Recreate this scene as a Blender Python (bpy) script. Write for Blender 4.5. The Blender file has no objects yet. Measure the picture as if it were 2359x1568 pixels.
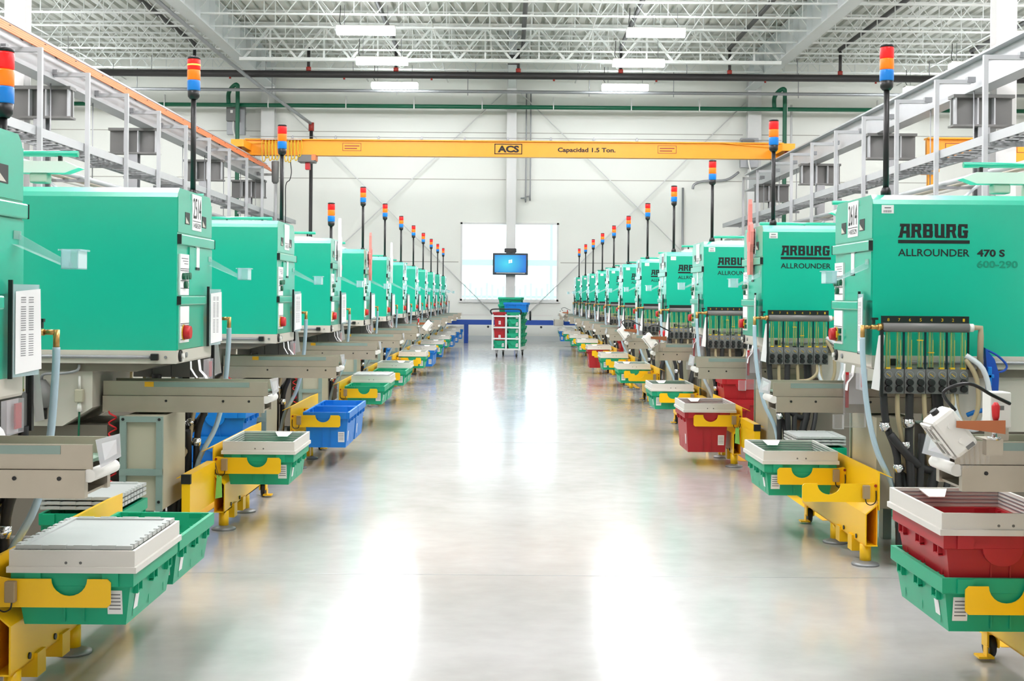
import bpy, bmesh, math, random
from mathutils import Vector, Matrix
random.seed(7)
S = bpy.context.scene
COL = S.collection
PI = math.pi

# ------------------------------------------------------------------ camera, world, exposure
CAM_H = 1.41
cam_data = bpy.data.cameras.new('camera')
cam_data.sensor_width = 36.0
cam_data.lens = 36.0 * 3000.0 / 2359.0
cam_data.shift_x = (1179.5 - 1167.0) / 2359.0
cam_data.shift_y = -(784.0 - 683.2) / 2359.0
cam_data.clip_end = 400
cam = bpy.data.objects.new('camera', cam_data)
COL.objects.link(cam)
ROLL = 0.008
cam.matrix_world = Matrix.Translation((0, 0, CAM_H)) @ Matrix.Rotation(PI / 2, 4, 'X') @ Matrix.Rotation(ROLL, 4, 'Z')
S.camera = cam

w = bpy.data.worlds.new('sky'); S.world = w
w.use_nodes = True
nt = w.node_tree
for n in list(nt.nodes): nt.nodes.remove(n)
bg = nt.nodes.new('ShaderNodeBackground'); wo = nt.nodes.new('ShaderNodeOutputWorld')
bg.inputs['Color'].default_value = (0.80, 0.95, 1.0, 1)
bg.inputs['Strength'].default_value = 3.2
nt.links.new(bg.outputs[0], wo.inputs[0])

S.view_settings.view_transform = 'Standard'
S.view_settings.look = 'None'
S.view_settings.gamma = 1
S.view_settings.use_curve_mapping = False
S.view_settings.exposure = 0.08
try:
    S.cycles.use_denoising = True
    S.cycles.max_bounces = 7
    S.cycles.diffuse_bounces = 4
    S.cycles.glossy_bounces = 3
    S.cycles.transmission_bounces = 4
    S.cycles.transparent_max_bounces = 12
    S.cycles.caustics_reflective = False
    S.cycles.caustics_refractive = False
    S.cycles.sample_clamp_indirect = 6
except Exception:
    pass

LENS_E = 62.0         # radiance of the lamp lenses over the near hall
LENS_FAR = 46.0       # far-end lamps, dimmed to weaken their reflections on the floor

CX = 0.115            # middle of the aisle
WALL_Y = 41.3
ROOF_Z = 8.9

# ------------------------------------------------------------------ materials
def lin(c):
    return tuple(((v / 255.0) / 12.92 if v / 255.0 <= 0.04045 else ((v / 255.0 + 0.055) / 1.055) ** 2.4) for v in c)

def mat(name, rgb, rough=0.5, metal=0.0, var=0.06, scale=3.0, bump=0.0, bscale=60.0, coat=0.0, spec=0.5):
    m = bpy.data.materials.new(name); m.use_nodes = True
    t = m.node_tree; b = t.nodes['Principled BSDF']
    c = lin(rgb)
    b.inputs['Roughness'].default_value = rough
    b.inputs['Metallic'].default_value = metal
    b.inputs['Specular IOR Level'].default_value = spec
    b.inputs['Coat Weight'].default_value = coat
    b.inputs['Coat Roughness'].default_value = 0.2
    tc = t.nodes.new('ShaderNodeTexCoord')
    nz = t.nodes.new('ShaderNodeTexNoise'); nz.inputs['Scale'].default_value = scale; nz.inputs['Detail'].default_value = 3
    t.links.new(tc.outputs['Object'], nz.inputs['Vector'])
    mx = t.nodes.new('ShaderNodeMix'); mx.data_type = 'RGBA'
    mx.inputs[6].default_value = (*[v * (1 - var) for v in c], 1)
    mx.inputs[7].default_value = (*[min(1, v * (1 + var)) for v in c], 1)
    t.links.new(nz.outputs['Fac'], mx.inputs[0])
    t.links.new(mx.outputs[2], b.inputs['Base Color'])
    if bump:
        n2 = t.nodes.new('ShaderNodeTexNoise'); n2.inputs['Scale'].default_value = bscale
        t.links.new(tc.outputs['Object'], n2.inputs['Vector'])
        bp = t.nodes.new('ShaderNodeBump'); bp.inputs['Strength'].default_value = bump; bp.inputs['Distance'].default_value = 0.01
        t.links.new(n2.outputs['Fac'], bp.inputs['Height']); t.links.new(bp.outputs[0], b.inputs['Normal'])
    return m

def emat(name, rgb, strength, base=None):
    m = bpy.data.materials.new(name); m.use_nodes = True
    b = m.node_tree.nodes['Principled BSDF']
    b.inputs['Base Color'].default_value = (*lin(base or rgb), 1)
    b.inputs['Emission Color'].default_value = (*lin(rgb), 1)
    b.inputs['Emission Strength'].default_value = strength
    b.inputs['Roughness'].default_value = 0.3
    return m

def clear(name, rgb, opac=0.25, rough=0.1):
    m = bpy.data.materials.new(name); m.use_nodes = True
    t = m.node_tree
    for n in list(t.nodes): t.nodes.remove(n)
    o = t.nodes.new('ShaderNodeOutputMaterial')
    tr = t.nodes.new('ShaderNodeBsdfTransparent'); tr.inputs['Color'].default_value = (*lin([min(255, v + 20) for v in rgb]), 1)
    p = t.nodes.new('ShaderNodeBsdfPrincipled'); p.inputs['Base Color'].default_value = (*lin(rgb), 1); p.inputs['Roughness'].default_value = rough
    lw = t.nodes.new('ShaderNodeLayerWeight'); lw.inputs['Blend'].default_value = 0.35
    mp = t.nodes.new('ShaderNodeMapRange'); mp.inputs['To Min'].default_value = opac; mp.inputs['To Max'].default_value = min(1, opac + 0.6)
    t.links.new(lw.outputs['Fresnel'], mp.inputs['Value'])
    mx = t.nodes.new('ShaderNodeMixShader')
    t.links.new(mp.outputs['Result'], mx.inputs[0]); t.links.new(tr.outputs[0], mx.inputs[1]); t.links.new(p.outputs[0], mx.inputs[2])
    t.links.new(mx.outputs[0], o.inputs['Surface'])
    return m

M = {}
M['teal'] = mat('teal_paint', (0, 180, 148), 0.34, var=0.03, coat=0.9)
M['teal_dk'] = mat('teal_print', (0, 140, 112), 0.5, var=0.02)
M['beige'] = mat('beige_paint', (205, 200, 188), 0.45, var=0.03)
M['taupe'] = mat('taupe_paint', (122, 114, 102), 0.5, var=0.05)
M['cabinet'] = mat('cabinet_paint', (176, 172, 150), 0.5, var=0.04)
M['cabinet_frame'] = mat('cabinet_frame', (140, 160, 152), 0.4, metal=0.3, var=0.05)
M['dark'] = mat('dark_recess', (52, 48, 42), 0.7)
M['black'] = mat('black_plastic', (24, 24, 25), 0.4, var=0.1)
M['rubber'] = mat('black_rubber', (30, 30, 31), 0.55, var=0.15)
M['steel'] = mat('brushed_steel', (186, 176, 160), 0.34, metal=0.6, var=0.08, scale=12)
M['chrome'] = mat('chrome', (215, 215, 215), 0.15, metal=1.0, var=0.03)
M['zinc'] = mat('zinc_grey', (150, 152, 154), 0.42, metal=0.45, var=0.08)
M['white'] = mat('white_plastic', (236, 234, 228), 0.4, var=0.03)
M['paper'] = mat('paper', (240, 240, 240), 0.8, var=0.02)
M['ink'] = mat('black_ink', (18, 18, 18), 0.6, var=0.02)
M['greyink'] = mat('grey_ink', (120, 120, 124), 0.7, var=0.02)
M['yellow'] = mat('yellow_paint', (255, 200, 2), 0.38, var=0.04, coat=0.15)
M['crane'] = mat('crane_yellow', (246, 164, 6), 0.4, var=0.04)
M['red'] = mat('red_plastic', (196, 24, 32), 0.38, var=0.05)
M['green'] = mat('green_tote_plastic', (6, 162, 120), 0.42, var=0.06, scale=8)
M['blue'] = mat('blue_tote_plastic', (4, 122, 212), 0.4, var=0.05, scale=8)
M['redtote'] = mat('red_tote_plastic', (172, 28, 38), 0.42, var=0.06, scale=8)
M['collar'] = mat('collar_grey_white', (222, 219, 212), 0.42, var=0.03)
M['lid'] = mat('lid_grey', (186, 190, 188), 0.4, var=0.05)
M['brass'] = mat('brass', (190, 150, 90), 0.3, metal=0.85, var=0.1)
M['copper'] = mat('copper_pipe', (178, 110, 76), 0.35, metal=0.8, var=0.1)
M['tan'] = mat('tan_pipe', (176, 160, 132), 0.45, var=0.05)
M['hose_clear'] = clear('clear_hose', (196, 220, 232), 0.75, 0.25)
M['hose_tan'] = clear('tan_hose', (186, 170, 135), 0.8, 0.3)
M['hose_white'] = mat('white_hose', (205, 212, 216), 0.35)
M['clear'] = clear('clear_acrylic', (225, 238, 242), 0.22, 0.08)
M['film'] = clear('clear_film', (235, 235, 240), 0.14, 0.12)
M['tubeglass'] = clear('clear_tube', (200, 225, 205), 0.06, 0.1)
M['glass'] = clear('window_glass', (235, 250, 250), 0.03, 0.02)
M['gauge_grey'] = mat('gauge_block_grey', (112, 112, 110), 0.45, var=0.05)
M['dial'] = mat('dial_face', (200, 196, 140), 0.5)
M['amberline'] = mat('yellow_line', (220, 180, 30), 0.5)
M['lens_r'] = emat('red_lens', (255, 24, 24), 0.55, (200, 14, 18))
M['lens_o'] = emat('amber_lens', (255, 110, 0), 0.6, (240, 110, 8))
M['lens_b'] = emat('blue_lens', (0, 125, 225), 0.12, (0, 122, 208))
M['glow'] = emat('lamp_filament', (255, 170, 60), 3.0)
M['lens_r_on'] = emat('red_lens_lit', (255, 30, 16), 0.9, (230, 20, 14))
M['wall'] = mat('wall_paint', (240, 241, 234), 0.7, var=0.02, scale=0.6)
M['trim'] = mat('white_trim', (226, 226, 224), 0.5, var=0.02)
M['joint'] = mat('wall_joint', (176, 172, 164), 0.8)
M['deck'] = mat('roof_deck', (206, 208, 200), 0.55, var=0.04, scale=1.0)
M['steelwhite'] = mat('white_steel', (226, 230, 226), 0.5, var=0.03)
M['girder'] = mat('girder_paint', (218, 223, 222), 0.5, var=0.03)
M['runway'] = mat('runway_grey', (184, 186, 188), 0.45, metal=0.1, var=0.05)
M['ironpipe'] = mat('black_iron_pipe', (46, 44, 44), 0.5, var=0.1)
M['greenpipe'] = mat('green_pipe', (0, 92, 62), 0.4, var=0.05)
M['coupling'] = mat('red_coupling', (150, 44, 34), 0.5)
M['conductor'] = mat('orange_conductor', (240, 132, 78), 0.5, var=0.05)
M['bluepaint'] = mat('blue_paint', (14, 72, 170), 0.45, var=0.04)
M['pink'] = mat('pink_foam', (238, 140, 132), 0.7, var=0.05)
M['tagpaper'] = mat('green_tag', (140, 225, 130), 0.7)
M['tape'] = mat('yellow_floor_tape', (240, 180, 20), 0.5)
M['sensor'] = mat('sensor_beige', (160, 138, 104), 0.5)
M['out_ground'] = mat('pale_gravel', (235, 240, 238), 0.9)
M['out_post'] = mat('pale_teal_steel', (168, 222, 220), 0.6)
M['bezel'] = mat('screen_bezel', (10, 34, 48), 0.3)
M['lamp'] = emat('lamp_lens', (253, 249, 253), LENS_E)
M['lamp_far'] = emat('lamp_lens_far', (246, 252, 255), LENS_FAR)
M['teal_in'] = mat('grey_green', (120, 150, 130), 0.5)

# concrete floor
def floor_mat():
    m = bpy.data.materials.new('polished_concrete'); m.use_nodes = True
    t = m.node_tree; b = t.nodes['Principled BSDF']
    tc = t.nodes.new('ShaderNodeTexCoord')
    n1 = t.nodes.new('ShaderNodeTexNoise'); n1.inputs['Scale'].default_value = 0.9; n1.inputs['Detail'].default_value = 6; n1.inputs['Roughness'].default_value = 0.6
    n2 = t.nodes.new('ShaderNodeTexNoise'); n2.inputs['Scale'].default_value = 9; n2.inputs['Detail'].default_value = 5
    mp = t.nodes.new('ShaderNodeMapping'); mp.inputs['Scale'].default_value = (0.8, 1.0, 1)
    t.links.new(tc.outputs['Object'], n1.inputs['Vector'])
    t.links.new(tc.outputs['Object'], mp.inputs['Vector']); t.links.new(mp.outputs[0], n2.inputs['Vector'])
    cr = t.nodes.new('ShaderNodeValToRGB')
    cr.color_ramp.elements[0].position = 0.3; cr.color_ramp.elements[0].color = (*lin((168, 167, 164)), 1)
    cr.color_ramp.elements[1].position = 0.7; cr.color_ramp.elements[1].color = (*lin((190, 189, 187)), 1)
    ad = t.nodes.new('ShaderNodeMath'); ad.operation = 'MULTIPLY_ADD'; ad.inputs[1].default_value = 0.22; 
    t.links.new(n2.outputs['Fac'], ad.inputs[0]); t.links.new(n1.outputs['Fac'], ad.inputs[2])
    sb = t.nodes.new('ShaderNodeMath'); sb.operation = 'SUBTRACT'; sb.inputs[1].default_value = 0.11
    t.links.new(ad.outputs[0], sb.inputs[0]); t.links.new(sb.outputs[0], cr.inputs[0])
    t.links.new(cr.outputs[0], b.inputs['Base Color'])
    rr = t.nodes.new('ShaderNodeMapRange'); rr.inputs['To Min'].default_value = 0.11; rr.inputs['To Max'].default_value = 0.18
    t.links.new(n2.outputs['Fac'], rr.inputs['Value']); t.links.new(rr.outputs['Result'], b.inputs['Roughness'])
    b.inputs['Specular IOR Level'].default_value = 0.38
    bp = t.nodes.new('ShaderNodeBump'); bp.inputs['Strength'].default_value = 0.05; bp.inputs['Distance'].default_value = 0.004
    t.links.new(n2.outputs['Fac'], bp.inputs['Height']); t.links.new(bp.outputs[0], b.inputs['Normal'])
    return m
M['floor'] = floor_mat()

def screen_mat():
    m = bpy.data.materials.new('blue_screen'); m.use_nodes = True
    t = m.node_tree; b = t.nodes['Principled BSDF']
    tc = t.nodes.new('ShaderNodeTexCoord')
    gr = t.nodes.new('ShaderNodeTexGradient'); gr.gradient_type = 'SPHERICAL'
    mp = t.nodes.new('ShaderNodeMapping'); mp.inputs['Location'].default_value = (0.18, 0, -0.02); mp.inputs['Scale'].default_value = (1.5, 1.0, 2.0)
    t.links.new(tc.outputs['Object'], mp.inputs['Vector']); t.links.new(mp.outputs[0], gr.inputs['Vector'])
    cr = t.nodes.new('ShaderNodeValToRGB')
    cr.color_ramp.elements[0].color = (*lin((0, 110, 225)), 1)
    cr.color_ramp.elements[1].color = (*lin((70, 225, 250)), 1)
    t.links.new(gr.outputs['Fac'], cr.inputs[0])
    b.inputs['Base Color'].default_value = (0.0, 0.02, 0.05, 1)
    t.links.new(cr.outputs[0], b.inputs['Emission Color']); b.inputs['Emission Strength'].default_value = 0.85
    b.inputs['Roughness'].default_value = 0.2
    return m
M['screen'] = screen_mat()
M['emblem'] = emat('pale_emblem', (215, 225, 235), .8)

# ------------------------------------------------------------------ mesh helpers
def crom(pts, n=5):
    P = [Vector(p) for p in pts]
    if len(P) < 3: return P
    out = []
    for i in range(len(P) - 1):
        p0 = P[max(0, i - 1)]; p1 = P[i]; p2 = P[i + 1]; p3 = P[min(len(P) - 1, i + 2)]
        for k in range(n):
            t = k / n
            out.append(0.5 * ((2 * p1) + (-p0 + p2) * t + (2 * p0 - 5 * p1 + 4 * p2 - p3) * t * t + (-p0 + 3 * p1 - 3 * p2 + p3) * t ** 3))
    out.append(P[-1])
    return out

_text = {}
def text_geo(s, bold=0.0):
    k = (s, bold)
    if k not in _text:
        cu = bpy.data.curves.new('lettering', 'FONT'); cu.body = s; cu.size = 1; cu.resolution_u = 3; cu.offset = bold
        ob = bpy.data.objects.new('lettering', cu); COL.objects.link(ob)
        dg = bpy.context.evaluated_depsgraph_get(); dg.update()
        me = bpy.data.meshes.new_from_object(ob.evaluated_get(dg))
        vs = [(v.co.x, v.co.y) for v in me.vertices]; fs = [tuple(p.vertices) for p in me.polygons]
        bpy.data.objects.remove(ob); bpy.data.curves.remove(cu); bpy.data.meshes.remove(me)
        x0 = min(v[0] for v in vs); x1 = max(v[0] for v in vs); y0 = min(v[1] for v in vs); y1 = max(v[1] for v in vs)
        vs = [((x - x0) / (x1 - x0), (y - y0) / (y1 - y0)) for x, y in vs]
        _text[k] = (vs, fs)
    return _text[k]

class MB:
    """collects shapes of one part; sx mirrors in x"""
    def __init__(s, sx=1): s.v = []; s.f = []; s.sx = sx; s.smooth = set()
    def add(s, vs, fs, smooth=False):
        o = len(s.v); s.v += [tuple(v) for v in vs]
        for f in fs:
            if smooth: s.smooth.add(len(s.f))
            s.f.append(tuple(i + o for i in f))
        return s
    def box(s, x0, y0, z0, x1, y1, z1, b=0.0):
        x0, x1 = min(x0, x1), max(x0, x1); y0, y1 = min(y0, y1), max(y0, y1); z0, z1 = min(z0, z1), max(z0, z1)
        if b <= 0:
            return s.add([(x0,y0,z0),(x1,y0,z0),(x1,y1,z0),(x0,y1,z0),(x0,y0,z1),(x1,y0,z1),(x1,y1,z1),(x0,y1,z1)],
                  [(0,3,2,1),(4,5,6,7),(0,1,5,4),(1,2,6,5),(2,3,7,6),(3,0,4,7)])
        b = min(b, (x1-x0)*.49, (y1-y0)*.49, (z1-z0)*.49)
        bm = bmesh.new(); bmesh.ops.create_cube(bm, size=1)
        for v in bm.verts:
            v.co = Vector(((x0+x1)/2 + v.co.x*(x1-x0), (y0+y1)/2 + v.co.y*(y1-y0), (z0+z1)/2 + v.co.z*(z1-z0)))
        bmesh.ops.bevel(bm, geom=bm.edges[:], offset=b, segments=2, affect='EDGES', profile=0.5)
        bm.verts.index_update()
        s.add([v.co[:] for v in bm.verts], [[v.index for v in f.verts] for f in bm.faces])
        bm.free(); return s
    def prism(s, poly, axis, a, b):
        """poly 2D; axis 'x': (y,z), 'y': (x,z), 'z': (x,y)"""
        def P(u, v, t): return (t,u,v) if axis == 'x' else (u,t,v) if axis == 'y' else (u,v,t)
        n = len(poly)
        vs = [P(u,v,a) for u,v in poly] + [P(u,v,b) for u,v in poly]
        fs = [tuple(range(n)), tuple(range(2*n-1, n-1, -1))] + [(i, (i+1)%n, n+(i+1)%n, n+i) for i in range(n)]
        return s.add(vs, fs)
    def cyl(s, p0, p1, r0, r1=None, n=14, caps=True):
        p0 = Vector(p0); p1 = Vector(p1); r1 = r0 if r1 is None else r1
        d = (p1 - p0).normalized(); u = d.orthogonal().normalized(); w_ = d.cross(u)
        vs = []
        for p, r in ((p0, r0), (p1, r1)):
            for i in range(n):
                a = 2*PI*i/n; vs.append(p + u*(r*math.cos(a)) + w_*(r*math.sin(a)))
        s.add(vs, [(i, (i+1)%n, n+(i+1)%n, n+i) for i in range(n)], True)
        if caps: s.add(vs, [tuple(range(n-1,-1,-1)), tuple(range(n, 2*n))])
        return s
    def tube(s, pts, r, n=8, smooth=5):
        P = crom(pts, smooth) if smooth else [Vector(p) for p in pts]
        ring = []; u = None
        for i, p in enumerate(P):
            d = (P[min(i+1, len(P)-1)] - P[max(i-1, 0)]).normalized()
            if u is None: u = d.orthogonal().normalized()
            else: u = (u - d*u.dot(d)).normalized()
            w_ = d.cross(u)
            ring.append([p + u*(r*math.cos(2*PI*k/n)) + w_*(r*math.sin(2*PI*k/n)) for k in range(n)])
        vs = [v for q in ring for v in q]; m = len(ring)
        s.add(vs, [(i*n+k, i*n+(k+1)%n, (i+1)*n+(k+1)%n, (i+1)*n+k) for i in range(m-1) for k in range(n)], True)
        s.add(vs, [tuple(range(n-1,-1,-1)), tuple(range((m-1)*n, m*n))])
        return s
    def bar(s, p0, p1, t, t2=None):
        p0 = Vector(p0); p1 = Vector(p1); t2 = t2 or t
        d = (p1-p0).normalized(); up = Vector((0,0,1)) if abs(d.z) < .95 else Vector((0,1,0))
        u = d.cross(up).normalized(); w_ = u.cross(d)
        vs = []
        for p in (p0, p1):
            for a, b in ((-1,-1),(1,-1),(1,1),(-1,1)): vs.append(p + u*(a*t/2) + w_*(b*t2/2))
        return s.add(vs, [(0,3,2,1),(4,5,6,7),(0,1,5,4),(1,2,6,5),(2,3,7,6),(3,0,4,7)])
    def lathe(s, prof, cx, cy, n=16):
        vs = [(cx + r*math.cos(2*PI*i/n), cy + r*math.sin(2*PI*i/n), z) for r, z in prof for i in range(n)]
        m = len(prof)
        s.add(vs, [(j*n+i, j*n+(i+1)%n, (j+1)*n+(i+1)%n, (j+1)*n+i) for j in range(m-1) for i in range(n)], True)
        s.add(vs, [tuple(range(n-1,-1,-1)), tuple(range((m-1)*n, m*n))]); return s
    def text(s, t, o, ux, uy, wd, ht, bold=0.0):
        vs, fs = text_geo(t, bold); o = Vector(o); ux = Vector(ux); uy = Vector(uy)
        return s.add([o + ux*(x*wd) + uy*(y*ht) for x, y in vs], fs)
    def loft(s, loops, close=True, cap0=True, cap1=True):
        n = len(loops[0]); vs = [v for l in loops for v in l]; m = len(loops)
        s.add(vs, [(j*n+i, j*n+(i+1)%n, (j+1)*n+(i+1)%n, (j+1)*n+i) for j in range(m-1) for i in range(n)])
        if cap0: s.add(vs, [tuple(range(n-1,-1,-1))])
        if cap1: s.add(vs, [tuple(range((m-1)*n, m*n))])
        return s
    def mesh(s, name):
        vs = [(s.sx*a, b, c) for a, b, c in s.v]
        me = bpy.data.meshes.new(name); me.from_pydata(vs, [], s.f)
        if s.smooth: me.polygons.foreach_set('use_smooth', [i in s.smooth for i in range(len(s.f))])
        bm = bmesh.new(); bm.from_mesh(me)
        bmesh.ops.remove_doubles(bm, verts=bm.verts, dist=1e-5)
        bmesh.ops.recalc_face_normals(bm, faces=bm.faces)
        bm.to_mesh(me); bm.free(); me.update()
        return me
    def build(s, name, m, parent=None, label=None):
        me = s.mesh(name); me.materials.append(M[m] if isinstance(m, str) else m)
        o = bpy.data.objects.new(name, me); COL.objects.link(o)
        if parent is not None: o.parent = parent
        if label: o['label'] = label
        return o

def rect(x0, y0, x1, y1, z): return [(x0,y0,z),(x1,y0,z),(x1,y1,z),(x0,y1,z)]

def thing(name, label, cat, loc=(0,0,0), rz=0, group=None):
    o = bpy.data.objects.new(name, None); COL.objects.link(o)
    o.empty_display_size = 0.1
    o.location = loc; o.rotation_euler = (0, 0, rz)
    tag(o, label, cat, group); return o
def tag(o, label, cat, group=None):
    o['label'] = label; o['category'] = cat
    if group: o['group'] = group
    return o
KIDS = {}
def copy_tree(o, parent=None, kids=None):
    if kids is None:
        kids = {}
        for q in bpy.data.objects:
            if q.parent: kids.setdefault(q.parent.name, []).append(q)
    c = o.copy(); COL.objects.link(c)
    if parent is not None: c.parent = parent
    for q in kids.get(o.name, []): copy_tree(q, c, kids)
    return c
def kids_of(o):
    k = {}
    def rec(x):
        k[x.name] = list(x.children)
        for q in x.children: rec(q)
    rec(o); return k
def dup(o, loc, rz, label, group=None):
    c = copy_tree(o, None, kids_of(o)); c.location = loc; c.rotation_euler = (0, 0, rz)
    c['label'] = label
    if group: c['group'] = group
    return c
def struct(o): o['kind'] = 'structure'; return o

ORD_ = ['fourteenth', 'fifteenth', 'sixteenth', 'seventeenth', 'eighteenth', 'nineteenth', 'twentieth']
ORD = ['first', 'second', 'third', 'fourth', 'fifth', 'sixth', 'seventh', 'eighth', 'ninth', 'tenth', 'eleventh', 'twelfth', 'thirteenth'] + ORD_

# ------------------------------------------------------------------ the hall
XL, XR, YB = -17.0, 17.2, -8.0
struct(MB().box(XL-.3, YB-.3, -0.2, XR+.3, WALL_Y+.3, 0).build('floor', 'floor'))
# back wall with the window opening
WX0, WX1, WZ0, WZ1 = -1.475, 1.64, 1.27, 3.76
wb = MB()
wb.box(XL, WALL_Y, 0, WX0, WALL_Y+.3, ROOF_Z+.35); wb.box(WX1, WALL_Y, 0, XR, WALL_Y+.3, ROOF_Z+.35)
wb.box(WX0, WALL_Y, 0, WX1, WALL_Y+.3, WZ0); wb.box(WX0, WALL_Y, WZ1, WX1, WALL_Y+.3, ROOF_Z+.35)
wall_back = struct(wb.build('wall_back', 'wall'))
struct(MB().box(XL-.3, YB, 0, XL, WALL_Y+.3, ROOF_Z+.35).build('wall_left', 'wall'))
struct(MB().box(XR, YB, 0, XR+.3, WALL_Y+.3, ROOF_Z+.35).build('wall_right', 'wall'))
struct(MB().box(XL-.3, YB-.3, 0, XR+.3, YB, ROOF_Z+.35).build('wall_front', 'wall'))
# panel joints of the back wall
for z in (2.5, 5.12, 6.6):
    for a, b in ((XL, -7.85), (-7.25, -.05), (.30, 7.45), (8.05, XR)):
        if z == 2.5 and a in (-7.25,):
            b = WX0 - .06
        if z == 2.5 and a == .30: a = WX1 + .06
        MB().box(a, WALL_Y-.004, z-.012, b, WALL_Y+.01, z+.012).build('wall_joint', 'joint', wall_back)
struct(MB().box(XL, WALL_Y-.02, 0, XR, WALL_Y-.001, .17).build('baseboard_back', 'girder'))
# ceiling: corrugated roof deck
dk = MB()
per = 0.30; x = XL - .3; pr = []
while x < XR + .3:
    pr += [(x, ROOF_Z), (x+.17, ROOF_Z), (x+.20, ROOF_Z+.075), (x+.27, ROOF_Z+.075)]; x += per
n_ = len(pr)
vs = [(a, YB, z) for a, z in pr] + [(a, WALL_Y, z) for a, z in pr]
dk.add(vs, [(i, i+1, n_+i+1, n_+i) for i in range(n_-1)])
ceil = struct(dk.build('ceiling', 'deck'))
MB().box(XL-.3, YB-.3, ROOF_Z+.2, XR+.3, WALL_Y+.3, ROOF_Z+.35).build('roof_slab', 'deck', ceil)

# windows
def window(n, x0, x1):
    f = MB()
    t = .06
    f.box(x0, WALL_Y-.03, WZ0, x0+t, WALL_Y+.14, WZ1); f.box(x1-t, WALL_Y-.03, WZ0, x1, WALL_Y+.14, WZ1)
    f.box(x0, WALL_Y-.03, WZ0, x1, WALL_Y+.14, WZ0+t); f.box(x0, WALL_Y-.03, WZ1-t, x1, WALL_Y+.14, WZ1)
    o = struct(f.build('window_%d' % n, 'trim'))
    MB().box(x0+t, WALL_Y+.05, WZ0+t, x1-t, WALL_Y+.06, WZ1-t).build('pane', 'glass', o)
    MB().box(x0-.05, WALL_Y-.07, WZ0-.05, x1+.05, WALL_Y-.001, WZ0).build('window_sill', 'trim', o)
window(1, WX0, .10)
window(2, .12, WX1)

# columns: middle wall column, two wall pilasters, two free columns of the side bays
def hcol(name, x, y, z1, wd=.30, dp=.30):
    m = MB(); t = .03
    m.box(x-wd/2, y-dp/2, 0, x+wd/2, y-dp/2+t, z1); m.box(x-wd/2, y+dp/2-t, 0, x+wd/2, y+dp/2, z1)
    m.box(x-.02, y-dp/2+t, 0, x+.02, y+dp/2-t, z1)
    o = struct(m.build(name, 'trim'))
    MB().box(x-wd/2-.06, y-dp/2-.06, 0, x+wd/2+.06, y+dp/2+.06, .03).build('base_plate', 'zinc', o)
    return o
hcol('trim_1', .12, WALL_Y-.24, ROOF_Z-.2)
hcol('trim_2', -7.55, WALL_Y-.24, ROOF_Z-.2, .42)
hcol('trim_3', 7.75, WALL_Y-.24, ROOF_Z-.2, .42)
hcol('trim_4', -7.5, 19.9, ROOF_Z-.9)
hcol('trim_5', 7.6, 20.0, ROOF_Z-.9)
hcol('trim_6', -7.5, 5.0, ROOF_Z-.9)
hcol('trim_7', 7.6, 5.0, ROOF_Z-.9)

# girders along the hall
def girder(x, y0, y1, zb=7.95, zt=8.85, fw=.34):
    m = MB()
    m.box(x-fw/2, y0, zb, x+fw/2, y1, zb+.035); m.box(x-fw/2, y0, zt-.035, x+fw/2, y1, zt); m.box(x-.012, y0, zb+.035, x+.012, y1, zt-.035)
    o = m.build('roof_girder', 'girder')
    st = MB()
    yy = y0 + .8
    while yy < y1:
        st.box(x-fw/2+.02, yy-.006, zb+.035, x+fw/2-.02, yy+.006, zt-.035); yy += 1.53
    s_ = st.build('stiffener_plates', 'girder', o); s_['kind'] = 'stuff'
    return o
tag(girder(-7.5, YB, WALL_Y-.4), 'long pale grey steel roof girder above the left row of machines', 'girder', None)
tag(girder(7.6, YB, WALL_Y-.4), 'long pale grey steel roof girder above the right row of machines', 'girder', None)
tag(girder(.12, 36.2, WALL_Y-.42, 7.95, 8.85, .24), 'short white roof girder running to the middle wall column', 'girder')
MB().box(-.02, 36.0, 7.86, .26, 36.25, 8.1, .01).build('end_clip', 'black', bpy.data.objects['roof_girder.002'])

# open web joists across
def joist(y, x0, x1, zb, zt, wm, lab, n):
    o = thing('roof_joist', lab, 'joist', (0, y, zb))
    h = zt - zb; c = .038
    MB().box(x0, -c, 0, x1, -.012, c).box(x0, .012, 0, x1, c, c).build('bottom_chord', wm, o)
    MB().box(x0, -c, h-c, x1, -.012, h).box(x0, .012, h-c, x1, c, h).build('top_chord', wm, o)
    st = (x1-x0)/n; wb_ = MB()
    for i in range(n):
        a = x0 + i*st
        wb_.bar((a, 0, c), (a+st/2, 0, h-c), .022); wb_.bar((a+st/2, 0, h-c), (a+st, 0, c), .022)
        wb_.bar((a+st/2, 0, 0.03), (a+st/2, 0, h-c), .02)
    q = wb_.build('web_rods', wm, o); q['kind'] = 'stuff'
    return o
jl = {}
k = 0
for i in range(15):
    y = 40.1 - 1.5*i
    for nm, (x0, x1, n) in {'left bay': (-16.9, -7.55, 9), 'middle bay': (-7.45, 7.55, 14), 'right bay': (7.65, 17.1, 9)}.items():
        if nm in jl:
            o = dup(jl[nm], (0, y, 8.1), 0, 'white open web roof joist of the %s, %s from the back wall' % (nm, ORD[i] if i < 13 else ['fourteenth', 'fifteenth'][i-13]), 'white roof joists of the %s' % nm)
        else:
            o = joist(y, x0, x1, 8.1, 8.86, 'steelwhite', 'white open web roof joist of the %s, nearest the back wall' % nm, n)
            o['group'] = 'white roof joists of the %s' % nm
            jl[nm] = o
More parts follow.
